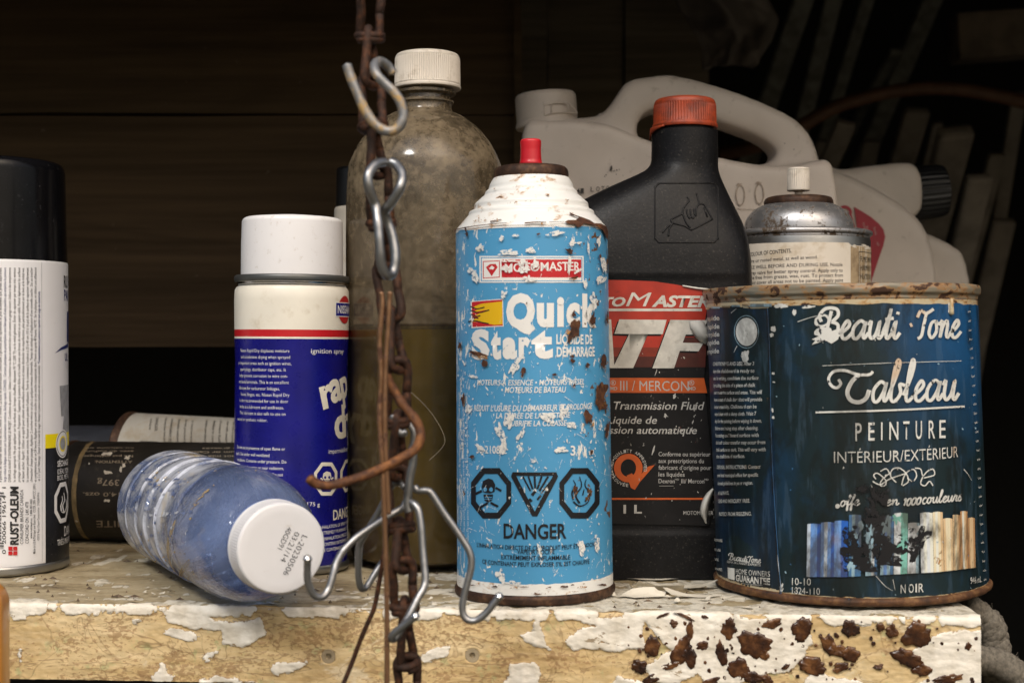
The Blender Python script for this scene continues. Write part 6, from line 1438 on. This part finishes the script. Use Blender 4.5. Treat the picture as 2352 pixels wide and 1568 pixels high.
# ---------------------------------------------------------------- dim clutter deep in the shed, right
def clutter():
    m_tube = plain('dusty_pale_pole', (.27, .24, .215), .8, var=.3, scale=30)
    m_dark = plain('dark_green_pole', (.25, .245, .22), .7, var=.3)
    tr = (1163.7, 0, .5052)
    def pp(x, y, d): return P(tr[0]+x*tr[2], tr[1]+y*tr[2], d)
    def bar(nm, label, a, b, w, d, m, grp, up=0):
        """a square-cut pole between two points, running on below the frame"""
        A, B = pp(*a, d), pp(*b, d+.06); r = w*.5*tr[2]/F*d
        dirv = (B-A).normalized(); B = B+dirv*.35; sd = Vector((dirv.z, 0, -dirv.x)).normalized(); fw = dirv.cross(sd)
        V = [];
        for q in (A, B):
            for (i, j) in ((-1, -1), (1, -1), (1, 1), (-1, 1)): V.append(q+sd*r*i+fw*r*.5*j)
        o = mesh_obj(nm, V, [(3, 2, 1, 0), (4, 5, 6, 7), (0, 1, 5, 4), (1, 2, 6, 5), (2, 3, 7, 6), (3, 0, 4, 7)], m, smooth=False)
        c = sum(V, Vector())/8; o.data.transform(Matrix.Translation(-A)); o.location = A
        md = o.modifiers.new('b', 'BEVEL'); md.width = r*.3; md.segments = 2
        tag(o, label, 'pole', grp)
    g1 = 'pale poles leaning deep in the shed'
    bar('wooden_pole', 'narrow dim pole standing just right of the jug handle under the brown hose', (1545, 555), (1440, 800), 92, 1.5, m_tube, g1)
    bar('wooden_pole', 'tallest dim pale pole under the middle of the brown hose', (1868, 500), (1790, 760), 118, 1.55, m_tube, g1)
    bar('wooden_pole', 'wide pale pole with a flat cut top right of the tallest one under the hose', (2045, 592), (1985, 820), 165, 1.45, m_tube, g1)
    bar('wooden_pole', 'pale pole leaning lowest, right of the black ribbed jug cap', (2150, 800), (2075, 1120), 120, 1.4, m_tube, g1)
    g2 = 'dark poles leaning at the top right'
    for i, (a, b, w, lb) in enumerate((((1370, -60), (1250, 290), 92, 'dark slanting pole nearest the hanging grey cloth, at the top'), ((1500, -60), (1400, 340), 80, 'dark slanting pole at the top, second to the right of the grey cloth'),
                                       ((1660, -60), (1560, 260), 60, 'thinnest dark slanting pole at the top, third from the grey cloth'), ((1960, -60), (1870, 150), 90, 'short dark slanting pole beside the brown beam at the top right'), ((1770, 230), (1715, 330), 54, 'stubby dark pole above the crest of the brown hose'))):
        bar('wooden_pole', lb, a, b, w, 1.7+.05*i, m_dark, g2)
    rng = random.Random(12)
    for i, (a, b, w, lb) in enumerate((((1440, 640), (1380, 900), 70, 'dim pole close behind the jug handle end'), ((1660, 640), (1600, 900), 80, 'short dim pole between the narrow pole and the tallest pole'), ((1960, 560), (1900, 800), 50, 'thin dim pole squeezed left of the wide flat-topped pole'),
                                       ((2230, 700), (2150, 1000), 80, 'dim pole nearest the right edge, level with the black cap'), ((2330, 420), (2270, 800), 70, 'dim pole at the far right edge under the hose'), ((2260, 1000), (2190, 1300), 110, 'wide dim pole beside the paint can rim at the right'))):
        bar('wooden_pole', lb, a, b, w, 1.6+.04*i, m_tube, 'dim poles between the leaning poles')
    # beam
    A, B = pp(2030, 180, 1.6), pp(2420, 150, 1.6)
    o = bev_box('wooden_beam', 0, (B-A).x+.1, -.02, .02, -.026, .026, plain('dim_brown_beam', (.20, .155, .12), .8, var=.3, scale=30), None, .003)
    o.location = A; o.rotation_euler = (0, radians(-4), 0); tag(o, 'dim brown beam end poking in at the top right corner', 'beam')
    # garden hose
    hp = catmull([pp(x, y, d) for x, y, d in ((980, 700, 1.55), (1150, 660, 1.52), (1330, 578, 1.5), (1500, 486, 1.5), (1750, 418, 1.5), (2000, 402, 1.5), (2250, 440, 1.5), (2420, 492, 1.5), (2700, 640, 1.52))], 8)
    tag(tube('garden_hose', hp, .0075, plain('brown_hose', (.17, .085, .05), .6, var=.2), None, 12), 'brown hose arching across the dark right side above the jug', 'hose')
    # crumpled cloth hanging from above
    V, Fc = [], []; nx, ny = 26, 30
    for j in range(ny+1):
        t = j/ny
        xl = lerp(745, 900, sstep(0, .85, t)) if t < .9 else 900; xr = interp([(0, 1130), (.2, 1190), (.45, 1240), (.7, 1205), (.9, 1150), (1, 1120)], t)
        for i in range(nx+1):
            s = i/nx; x = lerp(xl, xr, s); y = lerp(-90, 312, t)-14*sin(pi*s)*t
            crease = abs((x-1060-(y-150)*.62))/90; fold = .03*exp(-crease**2)
            p = pp(x, y, 1.32+.03*nz(s*2, t*1.6, 3.0)+.005*nz(s*5, t*4, 1.0)-fold); V.append(p)
    for j in range(ny):
        for i in range(nx): a = j*(nx+1)+i; Fc.append((a, a+nx+1, a+nx+2, a+1))
    o = mesh_obj('hanging_cloth', V, Fc, plain('dingy_grey_cloth', (.26, .225, .21), .85, var=.15, scale=20)); md = o.modifiers.new('t', 'SOLIDIFY'); md.thickness = .003
    tag(o, 'dim crumpled grey cloth bag hanging above the orange cap', 'cloth')
clutter()
# ---------------------------------------------------------------- blue water bottle lying towards the camera
def water_bottle():
    cap_c = P(648, 1256, .556); base_c = P(388, 1166, .712)
    ax = (cap_c-base_c); L = ax.length; R_ = .0278
    base_c.z = R_+.0004; cap_c.z = .0288; ax = cap_c-base_c; L = ax.length
    q = ax.to_track_quat('Z', 'Y')
    root = thing('water_bottle', 'dusty blue tinted water bottle lying on its side with a white cap towards the viewer', 'bottle', base_c, q.to_euler())
    # profile along the axis: base, ribbed body, shoulder, neck
    pf = [(0, .006), (.010, .003), (.016, .0), (.0215, .0), (.0255, .003), (.0272, .009)]
    Lb = L-.016; z = .010
    body = []
    zs = [.010+(Lb-.054)*i/120 for i in range(121)]
    rib = [Lb*.17, Lb*.30, Lb*.43, Lb*.56]
    for z in zs:
        r = R_-.0003
        for g in RINGS: r -= .0012*exp(-((z-g-.0013)/.0010)**2)-.0006*exp(-((z-g)/.0008)**2)
        r += .0004*sin(z*240)
        body.append((r, z))
    sh = catmull([(R_-.0002, Lb-.046, 0), (R_+.0001, Lb-.036, 0), (R_-.0010, Lb-.022, 0), (R_-.0042, Lb-.010, 0), (.0190, Lb-.002, 0), (.0172, Lb+.001, 0)], 5)
    neck = [(.0168, Lb+.0015), (.0168, Lb+.003), (.0186, Lb+.0032), (.0186, Lb+.0044), (.0165, Lb+.0046), (.0165, L-.002)]
    def lump(t, r, z): return r*(1+(.014*nz(cos(t)*1.2, sin(t)*1.2, z*22)+.006*nz(cos(t)*4, sin(t)*4, z*90))*sstep(0, .02, z)*(1-sstep(Lb-.03, Lb-.01, z)))
    o = lathe('bottle', pf+body+[(p.x, p.y) for p in sh]+neck, M_waterpet, root, 128, rmod=lump)
    rc = .0181
    def rb(t, r, z): return r-(.0003*(.5+.5*cos(t*100)) if L-.0095 < z < L-.0016 else 0)
    cap = lathe('cap', rnd([(.0168, L-.0135), (rc*1.01, L-.0135), (rc*1.015, L-.0108), (rc, L-.0102)], .0004)+rnd([(rc*.995, L-.0097), (rc, L-.0018), (rc*.965, L-.0003), (rc*.80, L), (0, L+.0001)], .0009), M_cleancap, root, 400, rmod=rb)
    # dot-matrix stamp on the cap's face
    M = Matrix.LocRotScale(root.location, root.rotation_euler, None); Mi = M.inverted()
    class CapSurf:
        curved = False
        def uv(s, x, y):
            e = Vector((0, 0, ZC)); o_ = Mi @ e; d_ = Mi.to_3x3() @ (P(x, y, 1)-e); t = (L-o_.z)/d_.z; p = o_+d_*t; return (p.x, p.y)
        def pos(s, u, v, off): return Vector((u, v, L+.0001+off))
    pr = Print(CapSurf(), off=.0002); pr.view(526.7, 1041.2, .18743)
    for t_, a, b, h in (('L-20230506', (892, 990), (652, 1470), (64, 27)), ('03:21/14', (800, 950), (622, 1305), (62, 26)), ('40GD91', (712, 890), (584, 1155), (60, 25))):
        pr.text(t_, a, b, None, 0, bold=-.012, up=(a[0]+h[0], a[1]+h[1]))
    # flecks of grit and rubbed patches on the dusty upper side
    S2 = RoundSurf(root, [(R_-.0003, .010), (R_-.0003, Lb-.046), (R_-.001, Lb-.022)], R_); p2 = Print(S2, off=.0004)
    rng = random.Random(21)
    for cx_, cy_, sx, sy, n_, m_ in ((440, 1150, 26, 16, 34, 0), (480, 1120, 40, 18, 30, 0), (395, 1125, 30, 14, 14, 1), (360, 1100, 22, 10, 10, 0), (470, 1160, 22, 10, 10, 1), (330, 1200, 30, 50, 18, 1), (420, 1290, 50, 30, 26, 0), (560, 1120, 40, 14, 16, 0), (400, 1200, 40, 40, 22, 2)):
        for i in range(n_): p2.blob(rng.gauss(cx_, sx), rng.gauss(cy_, sy), rng.uniform(.8, 5)*(1.7 if m_ else 1), rng.uniform(.6, 2.6)*(1.7 if m_ else 1), m_, rng.uniform(-1, .2), rng.random()*60, 12, .7)
    p2.into(o, [ragged('tan_grit', (.52, .39, .19), 700, .60, .54, .8, (.26, .18, .10)), ragged('rubbed_dark_blue', (.10, .15, .32), 420, .56, .48, .3), ragged('chalky_smudge', (.60, .62, .66), 420, .55, .47, .8)])
    pr.into(cap, [plain('stamp_black', (.03, .028, .035), .6)])
water_bottle()

# ---------------------------------------------------------------- hanging chain, hooks and wires
Z5 = lambda L, d=.49: [P(643+x*.4337, 888+y*.4337, (d if not callable(d) else d(i/(len(L)-1)))) for i, (x, y) in enumerate(L)]
def wire(name, label, cat, pts, r, m, seg=12, n=7, rj=.08):
    p = catmull(pts, n); base = p[-1].copy()
    o = tube(name, [q-base for q in p], r, m, None, seg, rj); o.location = base
    return tag(o, label, cat)
def chain():
    path = [(853, -30), (848, 60), (853, 180), (856, 285), (868, 390), (874, 500), (884, 610), (898, 700), (912, 800), (914, 900), (912, 1000), (913, 1100), (918, 1200), (924, 1290), (928, 1385), (934, 1500), (940, 1620)]
    pts = [P(x, y, .495+.004*sin(i*1.3)) for i, (x, y) in enumerate(path)]
    root = thing('chain', 'rusty dark brown chain of twisted wire links hanging in front of the shelf', 'chain', pts[-1])
    fine = catmull(pts, 24); acc = [0.0]
    for a, b in zip(fine, fine[1:]): acc.append(acc[-1]+(b-a).length)
    def along(s):
        for i in range(len(acc)-1):
            if acc[i+1] >= s: return fine[i].lerp(fine[i+1], (s-acc[i])/(acc[i+1]-acc[i]+1e-9))
        return fine[-1]
    r = .0016; JY = [-40, 74, 182, 290, 394, 506, 618, 722, 836, 960, 1085, 1205, 1292, 1385, 1520, 1650]
    zj = [ZC+(CY-y)/F*.495 for y in JY]
    def atz(z):
        for a, b in zip(fine, fine[1:]):
            if a.z >= z >= b.z: return a.lerp(b, (a.z-z)/(a.z-b.z+1e-9))
        return fine[0] if z > fine[0].z else fine[-1]
    n = len(JY)-2
    knots = []
    for i in range(n+1):
        a, b = atz(zj[i]+.0016), atz(zj[i+1]-.0020)
        t = (b-a).normalized(); c = (a+b)/2; hl = (b-a).length/2; hw = .0044
        sd = Vector((1, 0, 0)) if i % 2 == 0 else Vector((.35, 1, 0))
        sd = (sd-t*sd.dot(t)).normalized(); dp = t.cross(sd)
        lp = []
        for k in range(37):
            th = 2*pi*k/36; x = cos(th); y = sin(th)
            lp.append(c+t*(hl*abs(y)**.75*(1 if y > 0 else -1))+sd*(hw*(abs(x)**.6)*(1 if x > 0 else -1)*(.72+.28*abs(y)))+dp*(.0010*sin(th*2))-pts[-1])
        V, Fc = tube_geo(lp, r, 9, rj=.10, seed=i)
        if i in (0, 2, 4, 8, 10, 12, 13):                                # wire wrapped round the joint
            kp = b-t*.001; w = [kp+sd*(.0042*cos(a_))+dp*(.0036*sin(a_))+t*(.0007*a_/3-.001)-pts[-1] for a_ in [j*.42 for j in range(22)]]
            tube_geo(w, r*.9, 9, V, Fc, rj=.1, seed=i)
        mesh_obj('chain_link', V, Fc, M_chain, root)
chain()
h1 = lambda L, d: [P(x, y, d+(z[0] if z else 0)) for x, y, *z in L]
wire('wire_hook', 'thick yellowed zinc hook with an open curl near the top of the chain', 'hook', h1([(797, 150), (806, 178), (820, 212), (836, 248), (860, 284), (888, 301), (912, 296), (926, 272), (922, 240), (906, 213), (884, 192), (866, 172), (860, 152, .003), (872, 142, .008), (890, 152, .011), (902, 168, .012)], .478), .0017, M_yellowzinc)
wire('wire_link', 'grey twisted wire loop like a figure eight at the middle of the chain', 'hook', h1([(884, 372, .004), (862, 378), (846, 402, -.003), (848, 432, -.003), (862, 470), (868, 510, -.002), (872, 560, -.003), (876, 606, -.002), (888, 632), (902, 626, .003), (908, 590, .004), (902, 545, .005), (890, 508, .005), (884, 486, .003), (898, 466, 0), (918, 432, -.002), (924, 402, 0), (912, 380, .003), (896, 372, .004)], .478), .00165, M_zinc)
wire('wire_rod', 'long straight rust brown wire hanging beside the chain down past the shelf edge', 'wire', h1([(876, 672), (878, 700), (872, 780), (875, 860), (872, 960), (879, 1080), (884, 1200), (888, 1350), (889, 1500), (888, 1640)], .475), .00092, M_copperwire, rj=.15)
wire('wire_rod', 'shorter shiny rust brown wire doubled along the left side of the chain', 'wire', h1([(896, 672), (894, 700), (891, 760), (887, 820), (885, 880), (884, 960), (886, 1040), (890, 1120), (893, 1180)], .475), .00090, M_copperwire, rj=.15)
wire('wire_hook', 'thick orange rusty hook sticking out to the left over the navy can', 'hook', Z5([(560, -60), (590, 0), (640, 80), (700, 150), (738, 220), (742, 280), (712, 335), (650, 375), (580, 412), (500, 450), (420, 480), (330, 508), (240, 522), (185, 508), (155, 482)], lambda t: .482-.012*t), .00165, M_hookrust, rj=.14)
wire('thin_wire', 'thin dark wire slanting down to the left across the shelf front', 'wire', Z5([(585, 700), (560, 820), (545, 915), (525, 1040), (500, 1165), (465, 1250), (428, 1335), (385, 1450), (325, 1600)], .50), .00085, M_chain)
def grapple():
    root = thing('prong_hook', 'bright zinc four pronged hook hanging from the chain with its prongs spread over the shelf', 'hook', P(930, 1180, .49))
    o_ = root.location
    def prong(nm, L, d, r=.00125, m=M_zinc): tube(nm, [q-o_ for q in catmull(Z5(L, d), 7)], r, m, root, 12, .05)
    prong('prong', [(665, 610), (648, 640), (610, 662), (555, 695), (470, 750), (420, 785), (375, 825), (335, 868), (300, 930), (284, 985), (262, 1060), (236, 1102), (205, 1112), (172, 1090), (148, 1030), (145, 960), (146, 915)], lambda t: .492-.02*t)
    prong('prong', [(662, 530), (640, 512), (605, 510), (575, 545), (555, 600), (520, 668), (478, 738), (438, 800), (420, 850), (415, 980), (424, 1050), (440, 1068), (465, 1050), (505, 985), (545, 925)], lambda t: .498+.022*t)
    prong('prong', [(690, 610), (712, 622), (734, 655), (748, 740), (756, 850), (764, 940), (770, 1020), (760, 1068), (738, 1105), (715, 1150), (690, 1200), (655, 1262), (622, 1312), (600, 1335), (592, 1322), (620, 1290), (672, 1250), (715, 1215)], lambda t: .486-.018*t, .0013)
    prong('prong', [(712, 528), (730, 548), (765, 548), (795, 556), (822, 592), (870, 668), (930, 752), (978, 825), (1002, 868), (1014, 915), (1010, 970), (992, 1040), (974, 1110), (966, 1170), (976, 1215), (1005, 1236), (1045, 1232), (1090, 1198), (1125, 1155), (1158, 1112)], lambda t: .492-.004*t)
    prong('shaft', [(700, 320), (706, 390), (690, 470), (680, 560), (674, 620), (684, 660)], .486, .0014)
    prong('eye', [(592, 155), (608, 175), (618, 215), (640, 245), (668, 240)], .492, .0013)
    prong('eye', [(668, 180), (690, 205), (708, 240), (708, 290), (700, 320)], .494, .0012)
    tips = [(146, 912, .472), (1160, 1110, .488), (716, 1214, .468)]
    for x, y, d in tips:
        p = P(643+x*.4337, 888+y*.4337, d)-o_
        b = lathe('prong_tip', [(0, -.0016), (.0011, -.0011), (.0016, 0), (.0011, .0011), (0, .0016)], M_chrome, root, 16); b.location = p
grapple()
wire('thin_thread', 'fine pale thread curling between the chain and the blue can', 'thread', Z5([(660, 0), (760, 90), (830, 180), (872, 270), (860, 320), (790, 390)], .60), .00013, plain('pale_thread', (.20, .165, .11), .8), 6)

# ---------------------------------------------------------------- varnished wooden handle, bottom left
def handle():
    d = .50; k = d/F
    t = NT('amber_varnished_pine'); g = t.noise(60, 6, .6, .6, t.vec((1, 1, .10)))
    m = t.end(t.bsdf(t.ramp(g, [(.34, (.30, .105, .014)), (.5, (.46, .18, .026)), (.66, (.58, .26, .05))]), .28, 0, t.bump(g, .0003, .3), Coat_Weight=.5))
    x0 = at(-170, d)
    root = thing('wooden_block', 'amber varnished wooden block with a rounded top at the lower left corner', 'block', (x0, d, -.06))
    xr, zt, rr, dp, e = at(28, d+.006)-x0, ZC+(CY-1334)/F*d+.06, .008, .006, .003
    V, Fc = [], []
    def outline(ins):
        L = []; r = rr-ins
        for a in range(0, 91, 9): L.append((xr-rr+r*cos(radians(a)), zt-rr+r*sin(radians(a))))
        for a in range(90, 181, 9): L.append((rr+r*cos(radians(a)), zt-rr+r*sin(radians(a))))
        return L+[(ins, -.03), (xr-ins, -.03)]
    rings = []
    for k in range(7): a = radians(k*15); rings.append((-dp+e-e*sin(a), e-e*cos(a)))
    prof = [(y, i) for y, i in reversed(rings)]+[(-y, i) for y, i in rings]
    n = len(outline(0))
    for y, i in prof: V += [(x, y, z) for x, z in outline(i)]
    for j in range(len(prof)-1):
        for k in range(n): a, b = j*n+k, j*n+(k+1) % n; Fc.append((a, b, b+n, a+n))
    Fc += [tuple(reversed(range(n))), tuple((len(prof)-1)*n+k for k in range(n))]
    sharp(mesh_obj('block_body', V, Fc, m, root), 40)
    bev_box('ferrule', -.001, xr+.001, -dp-.001, dp+.001, -.05, -.03, M_tin, root, .001)
handle()

# ---------------------------------------------------------------- frayed rope, bottom right
def rope():
    m = plain('grey_hemp', (.135, .118, .092), .95, var=.35, scale=600, bump=.8, bscale=1200)
    d = .575
    def strand_rope(name, label, pts, R_, turns):
        p = catmull(pts, 14); V, Fc = [], []
        root = thing(name, label, 'rope', p[-1])
        for s in range(3):
            path = []
            for i, q in enumerate(p):
                t = (p[min(i+1, len(p)-1)]-p[max(i-1, 0)]).normalized(); u = t.orthogonal().normalized(); v = t.cross(u)
                a = 2*pi*(s/3+turns*i/len(p)); path.append(q+u*R_*.5*cos(a)+v*R_*.5*sin(a)-p[-1])
            tube('strand', path, R_*.58, m, root, 10, .25, s)
        rng = random.Random(3); fv, ff = [], []
        for i in range(170):
            q = rng.choice(p)-p[-1]; dr = Vector((rng.gauss(0, 1), rng.gauss(0, 1), rng.gauss(0, 1))).normalized(); a = q+dr*R_*.9
            tube_geo([a, a+dr*rng.uniform(.0006, .0022)+Vector((rng.gauss(0, .0006), 0, rng.gauss(0, .0006)))], .00007, 4, fv, ff)
        mesh_obj('frayed_fibres', fv, ff, m, root)
    strand_rope('rope', 'grey frayed rope end hanging at the right board end below the paint can', [P(x, y, .615) for x, y in ((2225, 1398), (2262, 1420), (2282, 1465), (2290, 1520), (2300, 1600))], .0062, 5)
    strand_rope('rope', 'grey rope strand lying across the lower right corner beside the board end', [P(x, y, .60) for x, y in ((2240, 1512), (2290, 1520), (2330, 1545), (2372, 1580), (2420, 1640))], .0058, 5)
rope()
